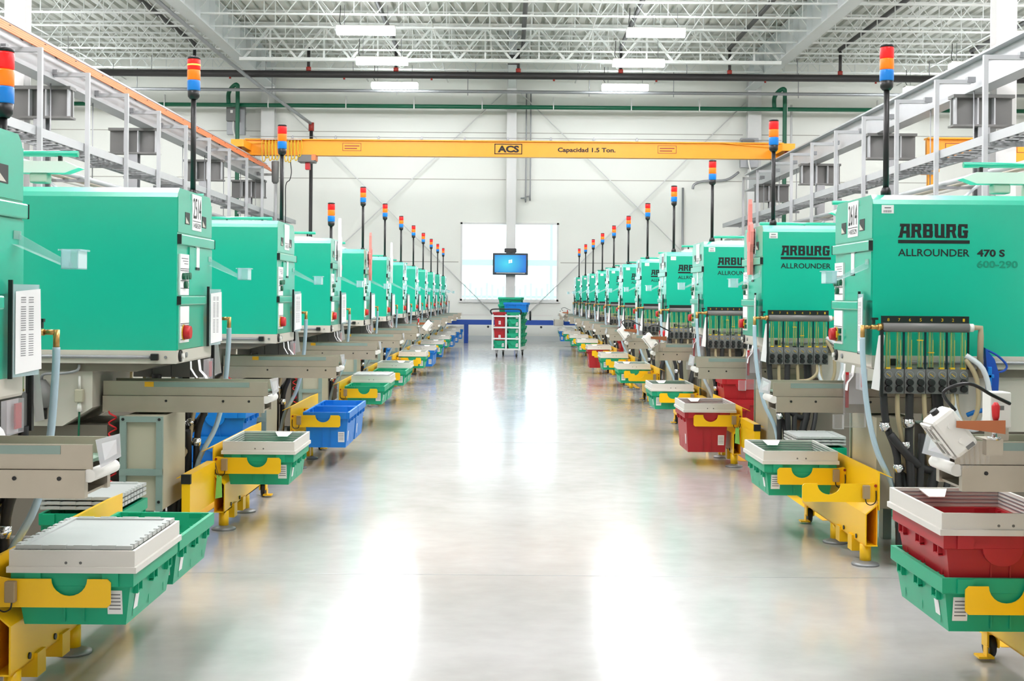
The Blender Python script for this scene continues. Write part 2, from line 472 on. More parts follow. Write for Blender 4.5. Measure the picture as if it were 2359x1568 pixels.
# deep truss in the middle bay that carries the short girder
tr = thing('roof_truss', 'deep bright white roof truss spanning the middle bay before the short girder', 'truss', (0, 35.85, 7.85))
MB().box(-7.4, -.08, 0, 7.5, -.015, .09).box(-7.4, .015, 0, 7.5, .08, .09).build('bottom_chord', 'steelwhite', tr)
MB().box(-7.4, -.08, .9, 7.5, -.015, 1.0).box(-7.4, .015, .9, 7.5, .08, 1.0).build('top_chord', 'steelwhite', tr)
for i in range(10):
    a = -7.3 + i*1.48
    MB().bar((a, 0, .05), (a+.74, 0, .95), .06).build('web_diagonal', 'steelwhite', tr)
    MB().bar((a+.74, 0, .95), (a+1.48, 0, .05), .06).build('web_diagonal', 'steelwhite', tr)
    MB().bar((a+.74, 0, .05), (a+.74, 0, .95), .05).build('web_post', 'steelwhite', tr)
# bridging rods along the hall under the joists
for i, x in enumerate((-12.0, -4.4, -1.9, 2.1, 4.6, 12.2)):
    q = MB().cyl((x, 19, 8.14), (x, 40.9, 8.14), .02, n=6).build('bridging_rod', 'steelwhite')
    tag(q, 'thin white bridging rod under the joists, %s from the left wall' % ORD[i], 'rod', 'bridging rods')

# lamps
def make_lamp(label):
    o = thing('ceiling_lamp', label, 'lamp', group='fluorescent ceiling lamps')
    MB().box(-.68, -.13, .075, .68, .13, .14, .02).build('housing', 'white', o)
    MB().prism([(-.14,.08),(-.14,-.035),(-.09,-.06),(.09,-.06),(.14,-.035),(.14,.08)], 'x', -.67, .67).build('lens', 'lamp', o)
    MB().cyl((-.5, 0, .12), (-.5, 0, .62), .008, n=6).build('hanger', 'zinc', o)
    MB().cyl((.5, 0, .12), (.5, 0, .62), .008, n=6).build('hanger', 'zinc', o)
    MB().tube([(-.55,.05,.12),(-.62,.05,.25),(-.60,.05,.45),(-.6,.05,.62)], .01, n=6).build('cable', 'black', o)
    return o
lamp0 = None
rows = [(-3.3, 'left of the aisle'), (3.4, 'right of the aisle'), (-12.0, 'over the far left bay'), (12.2, 'over the far right bay')]
for rx, rn in rows:
    LY = [37.9, 34.0, 30.1] + [26.2 - 1.95*j for j in range(14)]  # nearer lamps are unseen, with extra ones added between to brighten the near hall
    for i, y in enumerate(LY):
        lb = 'bright white fluorescent lamp %s, %s from the back wall' % (rn, ORD[i])
        if lamp0 is None: lamp0 = make_lamp(lb); lamp0.location = (rx, y, 7.5)
        else: dup(lamp0, (rx, y, 7.5), 0, lb)

for o in list(bpy.data.objects):
    if o.name.startswith('lens') and o.parent and o.parent.name.startswith('ceiling_lamp') and o.parent.location.y > 29:
        o.data = o.data.copy(); o.data.materials[0] = M['lamp_far']
# pipes
p = thing('sprinkler_main', 'thick black sprinkler main pipe crossing the hall below the joists', 'pipe', (0, 36.5, 7.6))
MB().cyl((-16.9, 0, 0), (17.1, 0, 0), .1, n=16).build('pipe', 'ironpipe', p)
for x in (-13, -8.8, -5.6, -3.15, .28, 3.15, 6.2, 9.3, 13): 
    r_ = MB().cyl((x, 0, .1), (x, 0, .75), .045, n=10).build('riser', 'ironpipe', p)
    MB().cyl((x, 0, .09), (x, 0, .2), .07, n=10).build('coupling', 'coupling', r_)
    MB().cyl((x+1.0, 0, -.14), (x+1.0, 0, .02), .03, n=8).build('sprinkler_head', 'coupling', p)
    MB().cyl((x-1.2, 0, .1), (x-1.2, 0, .5), .012, n=6).build('hanger', 'zinc', p)
for i, x in enumerate((-13.0, -8.8, -3.15, .40, 3.15, 6.2, 9.3, 13)):
    q = MB().cyl((x, 20, 8.42), (x, 36.6, 8.42), .06, n=10).build('sprinkler_branch', 'ironpipe')
    tag(q, 'black sprinkler branch pipe along the hall among the joists, %s from the left' % ORD[i], 'pipe', 'black sprinkler branch pipes')
p = thing('grey_conduit', 'thin grey conduit pipe crossing before the upper back wall', 'pipe', (0, 38.6, 7.48))
MB().cyl((-16.9, 0, 0), (17.1, 0, 0), .05, n=10).build('pipe', 'zinc', p)
for x in (-11, -9.4, -7, -3.3, -1.2, 2.4, 4.9, 8.6, 11.2): MB().cyl((x, 0, -.12), (x, 0, .62), .012, n=6).build('hanger', 'zinc', p)
p = thing('green_pipe', 'long dark green pipe crossing before the upper back wall', 'pipe', (0, 40.2, 7.26))
MB().cyl((-16.9, 0, 0), (17.1, 0, 0), .065, n=14).build('pipe', 'greenpipe', p)
for x in (-10.6, -7.4, -5.0, -2.9, -.8, 1.4, 3.8, 5.9, 8.6, 11.4): MB().box(x-.015, -.075, -.075, x+.015, .075, .3).build('clamp', 'trim', p)
for x, r0, nm in ((-8.35, .055, 'left'), (8.5, .06, 'right')):
    q = MB().tube([(x-.28, 40.2, 7.30), (x-.28, 40.2, 7.62), (x-.14, 40.15, 7.82), (x+.0, 40.1, 7.86), (x+.02, 40.1, 7.6), (x+.02, 40.1, 6), (x+.02, 40.1, .02)], .065, n=12).build('green_drop_pipe', 'greenpipe')
    tag(q, 'dark green pipe bent over at the top, dropping down beside the %s wall pilaster' % nm, 'pipe')
p = thing('drain_pipe', 'grey pipe descending along the left girder to a black riser', 'pipe')
MB().tube([(-7.9, 22, 8.05), (-7.85, 30, 7.95), (-7.3, 36, 7.5), (-6.1, 40.4, 6.72)], .05, n=10, smooth=4).build('sloping_pipe', 'zinc', p)
MB().cyl((-6.1, 40.4, 6.76), (-6.1, 40.4, 6.5), .085, n=12).build('coupling', 'coupling', p)
MB().cyl((-6.1, 40.4, 6.6), (-6.1, 40.4, 0), .055, n=12).build('riser', 'ironpipe', p)
for i, (x, z0) in enumerate(((.58, 4.55), (.72, 4.6))):
    q = MB().tube([(x, 41.2, 7.9), (x, 41.2, z0+.12), (x-.03, 41.2, z0), (x-.16, 41.2, z0-.02)], .022, n=8, smooth=3).build('wall_conduit', 'zinc')
    tag(q, 'thin grey conduit on the wall right of the middle column, %s one' % ('left' if i == 0 else 'right'), 'conduit')
q = MB().cyl((5.55, 41.2, 4.9), (5.55, 41.2, 0), .035, n=8).build('wall_conduit', 'zinc'); tag(q, 'long grey conduit down the back wall behind the right signal lights', 'conduit')
q = MB().tube([(8.9, 40.9, 7.5), (8.9, 40.9, 5), (8.9, 40.9, .02)], .04, n=8, smooth=0).build('wall_conduit', 'trim'); tag(q, 'pale conduit standing right of the right wall pilaster', 'conduit')
q = MB().tube([(7.3, 41.1, 5.4), (6.9, 41.1, 5.15), (6.2, 41.1, 5.1), (5.9, 41.1, 5.0), (5.85, 41.1, 4.85)], .04, n=8).build('wall_conduit', 'zinc'); tag(q, 'grey conduit bending from the right switch box to the crane', 'conduit')
for nm, x, z in (('left', -8.5, 6.9), ('right', 7.55, 6.0)):
    b_ = thing('switch_box', 'grey electrical switch box beside the %s wall pilaster' % nm, 'switch box', (x, 40.75, z))
    MB().box(-.28, -.1, -.5, .28, .1, .42, .01).build('back_plate', 'zinc', b_)
    MB().box(-.2, .1, -.3, .2, .545, -.2).box(-.2, .1, .2, .2, .545, .3).build('wall_mount', 'zinc', b_)
    MB().box(-.26, -.28, -.1, .12, -.1, .36, .015).build('box', 'gauge_grey', b_)
    MB().box(-.13, -.285, .15, -.05, -.278, .24).build('sticker', 'white', b_)
    MB().tube([(-.05, -.2, -.1), (-.04, -.22, -.4), (.06, -.2, -.75)], .025, n=6).build('cable', 'white', b_)
# cross braces on the back wall
for i, (a, b) in enumerate((((-.1, .55), (-7.3, 7.6)), ((.34, .55), (7.5, 7.6)), ((-.1, 7.9), (-7.3, 1.0)), ((.34, 7.9), (7.5, 1.0)))):
    q = MB().cyl((a[0], 41.15, a[1]), (b[0], 41.15, b[1]), .018, n=6).build('brace_rod', 'trim')
    tag(q, ['thin white brace rod rising left from the column foot', 'thin white brace rod rising right from the column foot', 'thin white brace rod falling left from the column top', 'thin white brace rod falling right from the column top'][i], 'brace')

# ------------------------------------------------------------------ crane runways, brackets, trays
def runway(x, s, y0, y1, side):
    o = thing('crane_runway', 'grey steel crane runway beam on brackets along the %s side' % side, 'runway', (x, 0, 0))
    zt, zb = 5.0, 4.5
    MB(s).box(-.14, y0, zt-.03, .14, y1, zt).box(-.14, y0, zb, .14, y1, zb+.03).box(-.012, y0, zb+.03, .012, y1, zt-.03).build('beam', 'runway', o)
    MB(s).box(-.025, y0, zt, .025, y1, zt+.04).build('crane_rail', 'zinc', o)
    return o
rl = runway(-6.72, 1, -2, 35.6, 'left')
rr = runway(6.98, -1, -2, 37.6, 'right')
# orange conductor bars on the left runway
for i in range(4):
    q = MB().box(-6.55 + i*.06, -2, 4.905 - i*.06, -6.525 + i*.06, 35.5, 4.93 - i*.06).build('conductor_bar', 'conductor', rl)
    q.location = (6.72, 0, 0)
cl_ = MB(); y = 4.0
while y < 35.4:
    cl_.box(-6.70, y-.015, 4.89, -6.50, y+.015, 4.904).bar((-6.56, y, 4.897), (-6.34, y, 4.70), .03, .012); y += 1.3
q = cl_.build('conductor_clips', 'ironpipe', rl); q.location = (6.72, 0, 0); q['kind'] = 'stuff'

def bracket(label, s):
    o = thing('runway_bracket', label, 'bracket', group='runway brackets')
    # local x runs inward (toward the aisle) from the leg at 0
    MB(s).box(.36, -.10, 0, .54, -.08, 4.02).box(.36, .08, 0, .54, .10, 4.02).box(.44, -.08, 0, .46, .08, 4.02).build('leg', 'zinc', o)
    MB(s).box(.0, -.13, 4.02, .92, .13, 4.05).box(.0, -.13, 4.45, .92, .13, 4.5).box(0, -.01, 4.05, .92, .01, 4.45).build('arm', 'gauge_grey', o)
    for a in (.3, .55, .88): MB(s).box(a-.012, -.12, 4.05, a+.012, .12, 4.45).build('stiffener', 'runway', o)
    MB(s).box(.28, -.18, 0, .62, .18, .03).build('base_plate', 'zinc', o)
    return o
for s, x, ys, nm in ((1, -7.45, (9.3, 14.6, 19.55, 24.4, 30.0, 35.2), 'left'), (-1, 7.6, (9.3, 14.6, 19.65, 24.3, 29.8, 35.2), 'right')):
    b0 = None
    for i, y in enumerate(ys):
        lb = 'grey runway bracket on its steel leg, %s along the %s side' % (ORD[i], nm)
        if b0 is None: b0 = bracket(lb, s); b0.location = (x, y, 0)
        else: dup(b0, (x, y, 0), 0, lb)

def hanger(label, s):
    o = thing('tray_hanger', label, 'hanger', group='tray hangers under the runway')
    MB(s).box(-.03, -.03, 2.1, .03, .03, 4.66).build('post', 'runway', o)
    MB(s).box(-.5, -.03, 4.6, .03, .03, 4.66).build('top_arm', 'runway', o)
    MB(s).box(-.62, -.025, 3.45, .0, .025, 3.5).build('tray_arm', 'zinc', o)
    MB(s).box(-.62, -.025, 3.05, .0, .025, 3.09).build('lower_arm', 'zinc', o)
    MB(s).box(-.62, -.025, 2.55, .0, .025, 2.59).build('lower_arm', 'zinc', o)
    MB(s).cyl((-.55, 0, 2.5), (-.55, 0, 4.5), .01, n=6).build('threaded_rod', 'zinc', o)
    MB(s).box(-.56, -.05, 4.62, -.44, .05, 4.70).build('clamp', 'zinc', o)
    return o
for s, x, nm in ((1, -6.2, 'left'), (-1, 6.32, 'right')):
    h0 = None
    for i in range(12):
        y = 17.25 + 1.96*(i-2)
        lb = 'grey tray hanger post under the %s runway, %s from the camera' % (nm, ORD[i])
        if h0 is None: h0 = hanger(lb, s); h0.location = (x, y, 0)
        else: dup(h0, (x, y, 0), 0, lb)
    t_ = thing('cable_tray', 'long grey ladder cable tray along the %s side carrying cables' % nm, 'cable tray', (x - s*.3, 0, 0))
    for dx in (-.24, .24):
        MB(s).box(dx-.012, 6, 3.5, dx+.012, 38.5, 3.62).build('side_rail', 'runway', t_)
    rg = MB(s); y = 6.2
    while y < 38.4: rg.box(-.24, y-.015, 3.51, .24, y+.015, 3.53); y += .3
    q = rg.build('rungs', 'runway', t_); q['kind'] = 'stuff'
    cb = MB(s)
    for dx in (-.17, -.1, -.03, .05, .13): cb.tube([(dx + random.uniform(-.03, .03), yy, 3.55) for yy in (6, 12, 18, 24, 30, 38)], .016, n=6, smooth=3)
    q = cb.build('cables', 'rubber', t_); q['kind'] = 'stuff'
    t2 = thing('pipe_rack', 'pair of slim grey service pipes below the %s cable tray' % nm, 'pipe rack', (x - s*.3, 0, 0))
    for dx, z, r, m_ in ((.16, 3.13, .04, 'runway'), (-.05, 3.12, .03, 'steel'), (.1, 2.63, .035, 'white'), (-.15, 2.62, .03, 'zinc'), (-.25, 3.12, .03, 'white')):
        MB(s).cyl((dx, 6, z), (dx, 38.5, z), r, n=8).build('service_pipe', m_, t2)
    t2['label'] = 'set of slim grey and white service pipes below the %s cable tray' % nm
    # drop hoses and valves above the machines
    for i in range(9):
        y = 9.4 + 3.0*i
        q = MB(s).tube([(-.1, y, 3.1), (.1, y+.1, 2.9), (.25, y+.15, 2.75), (.3, y+.2, 2.4), (.2, y+.25, 2.15)], .022, n=6).build('drop_hose', 'hose_white'); q.location = (x - s*.3, 0, 0)
        tag(q, 'white drop hose below the %s service pipes, %s from the camera' % (nm, ORD[i]), 'hose', 'drop hoses on the %s' % nm)
    t3 = thing('service_header', 'low row of grey utility pipes and valves behind the %s machines' % nm, 'utility pipes', (x + s*.35, 0, 0))
    for dx, z, r, m_ in ((0, 2.25, .045, 'zinc'), (.14, 2.12, .03, 'white'), (-.12, 2.4, .03, 'runway')):
        MB(s).cyl((dx, 5, z), (dx, 38, z), r, n=8).build('service_pipe', m_, t3)
    for i in range(22):
        y = 7.2 + 1.45*i
        MB(s).box(-.06, y-.05, 2.2, .06, y+.05, 2.46, .01).build('valve_body', 'zinc' if i % 3 else 'gauge_grey', t3)
    for i in range(8): MB(s).box(-.03, 5.5+4.2*i, 0, .03, 5.56+4.2*i, 2.25).build('support_post', 'runway', t3)

# overhead crane
cr = thing('overhead_crane', 'yellow overhead crane girder with black lettering spanning the hall', 'crane', (0, 33.4, 0))
z0, z1 = 4.98, 5.40
g_ = MB().box(-6.72, -.13, z0, 7.05, .13, z0+.03).box(-6.72, -.13, z1-.03, 7.05, .13, z1).box(-6.72, -.012, z0+.03, 7.05, .012, z1-.03)
g_.build('bridge_girder', 'crane', cr)
MB().box(-6.68, -.05, z0+.03, 7.02, -.015, z1-.03).build('girder_web_plate', 'crane', cr)
for s, x in ((1, -6.72), (-1, 6.98)):
    t_ = MB().box(x-.16, -1.05, 5.09, x+.16, 1.05, 5.27).build('end_truck', 'crane', cr)
    MB().prism([(x, 5.27), (x + s*1.3, z1-.03), (x + s*1.5, z1-.03), (x+s*.25, 5.27)], 'y', -.16, -.13).build('gusset', 'crane', t_)
    for y in (-.85, .85): MB().cyl((x-.06, y, 5.14), (x+.06, y, 5.14), .095, n=14).build('wheel', 'coupling', t_)
MB().cyl((-6.6, -.1, z1+.06), (7.0, -.1, z1+.06), .008, n=5).build('festoon_wire', 'zinc', cr)
for i in range(9):
    x = -5.5 + i*1.1
    q = MB().box(x-.015, -.12, z1, x+.015, -.06, z1+.09).box(x-.03, -.15, z1+.0, x+.03, -.12, z1+.05).build('wire_bracket', 'zinc', cr)
# lettering
def fy(tx, x0, zc, wd, ht, bold=.02, m_='ink', nm='lettering'):
    return MB().text(tx, (x0, -.0515, zc), (1,0,0), (0,0,1), wd, ht, bold).build(nm, m_, cr)
def rframe(x0, x1, zz0, zz1, t, m_='ink'):
    return MB().box(x0, -.053, zz0, x1, -.0505, zz0+t).box(x0, -.053, zz1-t, x1, -.0505, zz1).box(x0, -.053, zz0, x0+t, -.0505, zz1).box(x1-t, -.053, zz0, x1, -.0505, zz1).build('sign_border', m_, cr)
rframe(-.34, .37, z0+.075, z1-.075, .022); fy('ACS', -.26, z0+.12, .55, .18, .05)
fy('Capacidad 1.5 Ton.', 1.28, z0+.11, 1.48, .15, .035)
for x in (-4.23, 3.84):
    rframe(x, x+.48, z0+.13, z1-.09, .012, 'coupling')
    for r_ in (0, 1): 
        MB().box(x+.05, -.052, z0+.18+r_*.065, x+.43-.06*(1-r_), -.0508, z0+.205+r_*.065).build('small_print', 'coupling', cr)
# festoon loops
for i in range(11):
    x = -6.25 + i*.085 + (0.06 if i > 4 else 0)
    d = random.uniform(.42, .58); c_ = .05
    MB().tube([(x, -.2, z1-.03), (x-.02, -.22, z1-.2), (x+.01, -.24, z1-d), (x+.05, -.24, z1-d-.03), (x+.08, -.22, z1-d+.05), (x+.09, -.2, z1-.2), (x+.075, -.2, z1-.03)], .013, n=6).build('festoon_cable', 'amberline', cr)
MB().box(-6.3, -.23, z1-.04, -5.25, -.17, z1-.02).build('festoon_track', 'zinc', cr)
hs = MB().box(-5.35, -.22, 4.80, -4.92, .2, 4.99, .02).build('hoist_body', 'gauge_grey', cr)
MB().box(-5.0, -.225, 4.85, -4.9, .205, 4.995).build('hoist_end_cover', 'conductor', hs)
MB().box(-5.18, -.1, 4.62, -5.06, .06, 4.8, .015).build('hook_block', 'red', hs)
MB().cyl((-5.72, -.15, 4.85), (-5.72, -.15, 2.2), .006, n=5).build('lifting_chain', 'zinc', hs)
MB().tube([(-5.55, -.15, 4.85), (-5.52, -.15, 4.55), (-5.56, -.15, 4.35), (-5.66, -.15, 4.2), (-5.66, -.15, 3.5), (-5.66, -.15, 2.0)], .012, n=6).build('pendant_cable', 'rubber', hs)
MB().lathe([(.05, 4.25), (.09, 4.3), (.1, 4.8), (.09, 4.82)], -5.93, -.15, 10).build('chain_bag', 'gauge_grey', hs)
# second crane in the right bay
c2 = thing('overhead_crane', 'short visible part of another yellow crane girder in the far right bay', 'crane', (0, 24.6, 0))
MB().box(7.9, -.13, 4.03, 16.5, .13, 4.06).box(7.9, -.13, 4.44, 16.5, .13, 4.47).box(7.9, -.04, 4.06, 16.5, .04, 4.44).build('bridge_girder', 'crane', c2)
for x in (8.25, 9.6):
    MB().box(x, -.045, 4.2, x+.45, -.041, 4.21).box(x, -.045, 4.36, x+.45, -.041, 4.37).box(x, -.045, 4.2, x+.01, -.041, 4.37).box(x+.44, -.045, 4.2, x+.45, -.041, 4.37).build('sign_border', 'coupling', c2)
for x in (7.98, 16.4): MB().box(x-.08, -.3, 3.8, x+.08, .3, 4.03).box(x-.05, -.05, 0, x+.05, .05, 3.8).build('support_leg', 'crane', c2)

# ------------------------------------------------------------------ far end: outside, screen, blue conveyor
struct(MB().box(-40, WALL_Y+.4, -.25, 40, 90, -.05).build('ground', 'out_ground'))
fn = thing('picket_fence', 'pale picket fence outside behind the bright window', 'fence', (0, 52, -.05))
for i in range(26): MB().box(-2.6 + i*.22, -.02, 0, -2.5 + i*.22, .02, 1.9 + .12*math.sin(i*1.7)).build('picket', 'out_post', fn)
MB().box(-2.7, .02, .5, 3.2, .05, .6).box(-2.7, .02, 1.4, 3.2, .05, 1.5).build('rail', 'out_post', fn)
q = MB().box(-3.0, 44, 2.46, 3.2, 44.06, 2.66).box(-2.9, 44, -.05, -2.8, 44.06, 2.46).box(3.0, 44, -.05, 3.1, 44.06, 2.46).build('transom_stand_in', 'out_post'); tag(q, 'added pale teal rail outside, standing in for the window transom', 'rail')  # rail added outside to look pale, since a backlit transom turns dark
q = MB().box(1.52, 46, -.05, 1.62, 46.1, 5.5).build('pale_post', 'out_post'); tag(q, 'pale teal post outside seen through the right window pane', 'post')

tv = thing('wall_screen', 'blue glowing flat screen hung on the middle wall column', 'screen', (.11, WALL_Y-.62, 2.09))
MB().box(-.55, -.05, 0, .55, .03, .68, .015).build('bezel', 'bezel', tv)
q = MB().box(-.49, -.0015, -.265, .49, .0015, .275).build('display', 'screen', tv); q.location = (0, -.052, .345)
MB().box(-.12, .03, .2, .12, .23, .5).build('wall_mount', 'black', tv)
MB().box(-.19, -.02, .70, .19, .1, .83, .015).build('player_box', 'black', tv)
lg = MB()
for dx, dz in ((-.055, .0), (.005, .012), (-.055, .055), (.005, .067)): lg.add([(dx,-.0535,.36+dz),(dx+.05,-.0535,.372+dz),(dx+.05,-.0535,.417+dz),(dx,-.0535,.405+dz)], [(0,1,2,3)])
lg.build('screen_emblem', 'emblem', tv)
MB().box(-.44, -.0535, .05, .46, -.052, .065).build('taskbar', 'white', tv)

bc = thing('blue_conveyor', 'long blue roller conveyor standing along the back wall', 'conveyor', (0, 39.6, 0))
for x0, x1 in ((-3.3, 1.42), (1.75, 4.2)):
    MB().box(x0, -.3, .56, x1, -.26, .70).box(x0, .26, .56, x1, .3, .70).build('side_beam', 'bluepaint', bc)
    rb = MB(); x = x0 + .1
    while x < x1-.1: rb.cyl((x, -.26, .66), (x, .26, .66), .03, n=8); x += .12
    q = rb.build('rollers', 'steel', bc); q['kind'] = 'stuff'
MB().box(1.45, -.34, .54, 1.72, .34, .74, .01).build('drive_box', 'beige', bc)
for x in (-1.22, 3.9, -3.1, .3): MB().box(x-.06, -.28, 0, x+.06, -.2, .56).box(x-.06, .2, 0, x+.06, .28, .56).box(x-.06, -.2, .2, x+.06, .2, .26).build('leg', 'bluepaint', bc)
for x in (-.55, 1.05): MB().cyl((x, -.34, .5), (x, -.26, .5), .035, n=10).build('bumper', 'black', bc)
MB().box(-3.3, .33, .82, 1.42, .36, .86).build('guide_rail', 'white', bc)
MB().cyl((.72, -.2, .70), (.72, -.2, .98), .03, n=8).build('sensor_post', 'black', bc)

# ------------------------------------------------------------------ the moulding machines
MD = .79      # hood depth along the aisle
def glyphs():
    # heavy angular capitals, unit box 8 x 10
    st = lambda x: [(x,0),(x+2.6,0),(x+2.6,10),(x,10)]
    G = {}
    G['A'] = [[(-.8,0),(2.4,0),(2.9,.9),(1.0,10),(3.4,10),(4.2,3)][:0] or [(-.6,0),(2.2,0),(3.6,8),(1.2,8)], [(0,8),(8,8),(8,10),(1,10)], [(5.2,0),(8.2,0),(7.8,8),(5.2,8)], [(2,3),(6,3),(6,5),(2,5)], [(-1.4,.0),(-.4,1.6),(1,1.6),(1,0)], [(0,10),(1,8),(2.4,8),(2.4,10)]]
    G['R'] = [[(.2,0),(3,0),(3,10),(.2,10)], [(2,8),(7,8),(7.8,10),(-.5,10)], [(5,5.4),(7.8,5.4),(7.8,9),(5,9)], [(2,4.2),(7,4.2),(7.4,5.8),(2,5.8)], [(4.2,4.4),(6.8,4.4),(8.4,0),(5.6,0)], [(-.6,0),(.3,1.5),(1,1.5),(1,0)]]
    G['B'] = [[(.2,0),(3,0),(3,10),(.2,10)], [(2,8.2),(7,8.2),(7.6,10),(-.5,10)], [(5,5.6),(7.6,5.6),(7.6,9.2),(5,9.2)], [(2,4.4),(7.4,4.4),(7.4,6),(2,6)], [(5.1,.8),(7.9,.8),(7.9,5),(5.1,5)], [(-.5,0),(7.2,0),(7.9,1.8),(2,1.8)]]
    G['U'] = [[(.2,1),(3,1),(3,10),(.2,10)], [(5,0),(7.8,0),(7.8,10),(5,10)], [(1,0),(6,0),(6,1.8),(.2,1.8)], [(-.5,10),(.3,8.6),(1,8.6),(1,10)], [(7,0),(8.5,0),(7.8,1.4),(7,1.4)]]
    G['G'] = [[(.2,1),(3,1),(3,9),(.2,9)], [(1,8.2),(7.8,8.2),(7.8,10),(.6,10)], [(1,0),(7.4,0),(7.8,1.8),(.4,1.8)], [(5,.8),(7.8,.8),(7.8,5.4),(5,5.4)], [(4,3.8),(8.2,3.8),(8.2,5.6),(4,5.6)], [(5.4,7),(7.8,7),(7.8,9),(5.4,9)]]
    return G
GL = glyphs()
def arburg(mb, x0, z0, wd, ht, y):
    adv = wd / 6.0
    for i, ch in enumerate('ARBURG'):
        for poly in GL[ch]:
            mb.add([(x0 + adv*(i + .04 + px/8.0*.88), y, z0 + ht*pz/10.0) for px, pz in poly], [tuple(range(len(poly)))])

def make_machine(label, lod):
    o = thing('moulding_machine', label, 'machine')
    B = lambda *a, **k: MB().box(*a, **k)
    D = MD
    # hood
    prof = [(0,1.11),(0,1.925),(.012,1.95),(.045,1.977),(D-.045,1.977),(D-.012,1.95),(D,1.925),(D,1.11)]
    hood = MB().prism(prof, 'x', 0, 1.62).build('hood', 'teal', o)
    B(-.004,.004,1.74,.0,D-.004,1.93).build('end_panel','teal',o)
    B(-.022,-.002,1.675,0,D+.002,1.73,b=.006).build('upper_ledge','teal',o)
    B(-.024,-.004,1.676,-.002,.0,1.729).box(-.024,D,1.676,-.002,D+.004,1.729).build('ledge_end','black',o)
    B(-.024,.22,1.352,0,D+.002,1.40,b=.006).build('lower_ledge','teal',o)
    B(-.024,D,1.354,-.002,D+.004,1.399).build('ledge_end','black',o)
    B(-.008,.22,1.115,0,D-.004,1.35).build('lower_door','teal',o)
    B(-.008,.006,1.405,0,.545,1.67).build('upper_door','teal',o)
    for y0 in (.54, .15):
        h = B(-.006,y0,1.79,.0,y0+.10,1.855).build('hand_hole_plate','black',o)  # flat black plate paints the dark inside of a recess
        MB().add([(-.007,y0+.02,1.795),(-.007,y0+.095,1.795),(-.007,y0+.095,1.83)],[(0,1,2)]).build('hole_lining','beige',h)
    pl = B(-.008,.277,1.765,-.001,.49,1.965).build('label_plate','paper',o)
    MB().box(-.0095,.285,1.815,-.008,.482,1.818).build('plate_line','ink',pl)
    if lod == 0:
        MB().text('14SE529', (-.0095,.465,1.78), (0,-1,0),(0,0,1), .165,.026).build('serial_print','ink',pl)
    else:
        MB().box(-.0095,.30,1.85,-.008,.465,1.93).build('plate_print','greyink',pl)
    pk = B(-.012,.335,1.56,-.001,.40,1.675).build('card_holder','paper',o)
    B(-.013,.33,1.545,-.001,.41,1.56).build('card_holder_clip','black',pk)
    B(-.006,.405,1.56,-.0005,.42,1.675).build('card_back','greenpipe',pk)
    # control strips
    c1 = B(-.012,.575,1.405,-.001,.765,1.625).build('control_panel','paper',o)
    for z in (1.545,1.535,1.48,1.44): B(-.0135,.58,z,-.012,.76,z+.003).build('panel_line','ink',c1)
    for y, z in ((.715,1.505),(.66,1.507),(.605,1.509),(.675,1.46)):
        MB().cyl((-.03,y,z),(-.012,y,z),.019,n=12).build('push_button','greenpipe',c1)
    if lod == 0:
        for r_ in range(3): B(-.0133,.60,1.60-r_*.014,-.012,.74-.03*r_,1.604-r_*.014).build('panel_print','greyink',c1)
    c2_ = B(-.014,.575,1.15,-.001,.765,1.345).build('control_panel','paper',o)
    for z in (1.25,1.24,1.165): B(-.0155,.58,z,-.014,.76,z+.003).build('panel_line','ink',c2_)
    MB().cyl((-.02,.70,1.205),(-.014,.70,1.205),.042,n=16).build('button_collar','amberline',c2_)
    MB().cyl((-.055,.70,1.205),(-.02,.70,1.205),.034,.04,n=16).build('emergency_stop','red',c2_)
    for z in (1.185,1.225):
        B(-.028,.59,z-.014,-.014,.62,z+.014).build('push_button','greenpipe',c2_)
    B(-.03,.635,1.185,-.014,.655,1.225).build('key_switch','amberline',c2_)
    # clear tray on an arm
    ar = MB().add([(-.0,.05,1.625),(-.0,.05,1.585),(-.20,.05,1.50),(-.20,.05,1.515),(-.0,.054,1.625),(-.0,.054,1.585),(-.20,.054,1.50),(-.20,.054,1.515)],
        [(0,1,2,3),(7,6,5,4),(0,4,5,1),(1,5,6,2),(2,6,7,3),(3,7,4,0)])
    ar.add([(0,.05,1.585),(0,.12,1.585),(-.2,.12,1.50),(-.2,.05,1.50)],[(0,1,2,3)])
    at = ar.build('tray_arm','clear',o)
    bx = MB(); x0,x1,y0,y1,z0,z1 = -.245,-.185,.03,.13,1.495,1.565
    bx.box(x0,y0,z0,x1,y1,z0+.004); bx.box(x0,y0,z0,x0+.003,y1,z1); bx.box(x1-.003,y0,z0,x1,y1,z1); bx.box(x0,y0,z0,x1,y0+.003,z1); bx.box(x0,y1-.003,z0,x1,y1,z1)
    bx.box(x0-.008,y0-.008,z1-.006,x1+.008,y0,z1).box(x0-.008,y1,z1-.006,x1+.008,y1+.008,z1).box(x0-.008,y0,z1-.006,x0,y1,z1)
    bx.build('clear_cup','clear',at)
    B(-.012,.04,1.60,0,.11,1.63).build('tray_bracket','film',at)
    # document holder
    dh = MB().add([(-.03,.17,1.44),(-.055,-.02,1.44),(-.055,-.02,1.115),(-.03,.17,1.115),(-.033,.17,1.44),(-.058,-.02,1.44),(-.058,-.02,1.115),(-.033,.17,1.115)],
        [(0,1,2,3),(7,6,5,4),(0,4,5,1),(1,5,6,2),(2,6,7,3),(3,7,4,0)]).build('document_holder','clear',o)
    pp = MB().add([(-.037,.155,1.415),(-.060,-.022,1.425),(-.063,-.030,1.135),(-.037,.155,1.125)],[(0,1,2,3)])
    pa = pp.build('paper_sheet','paper',dh)
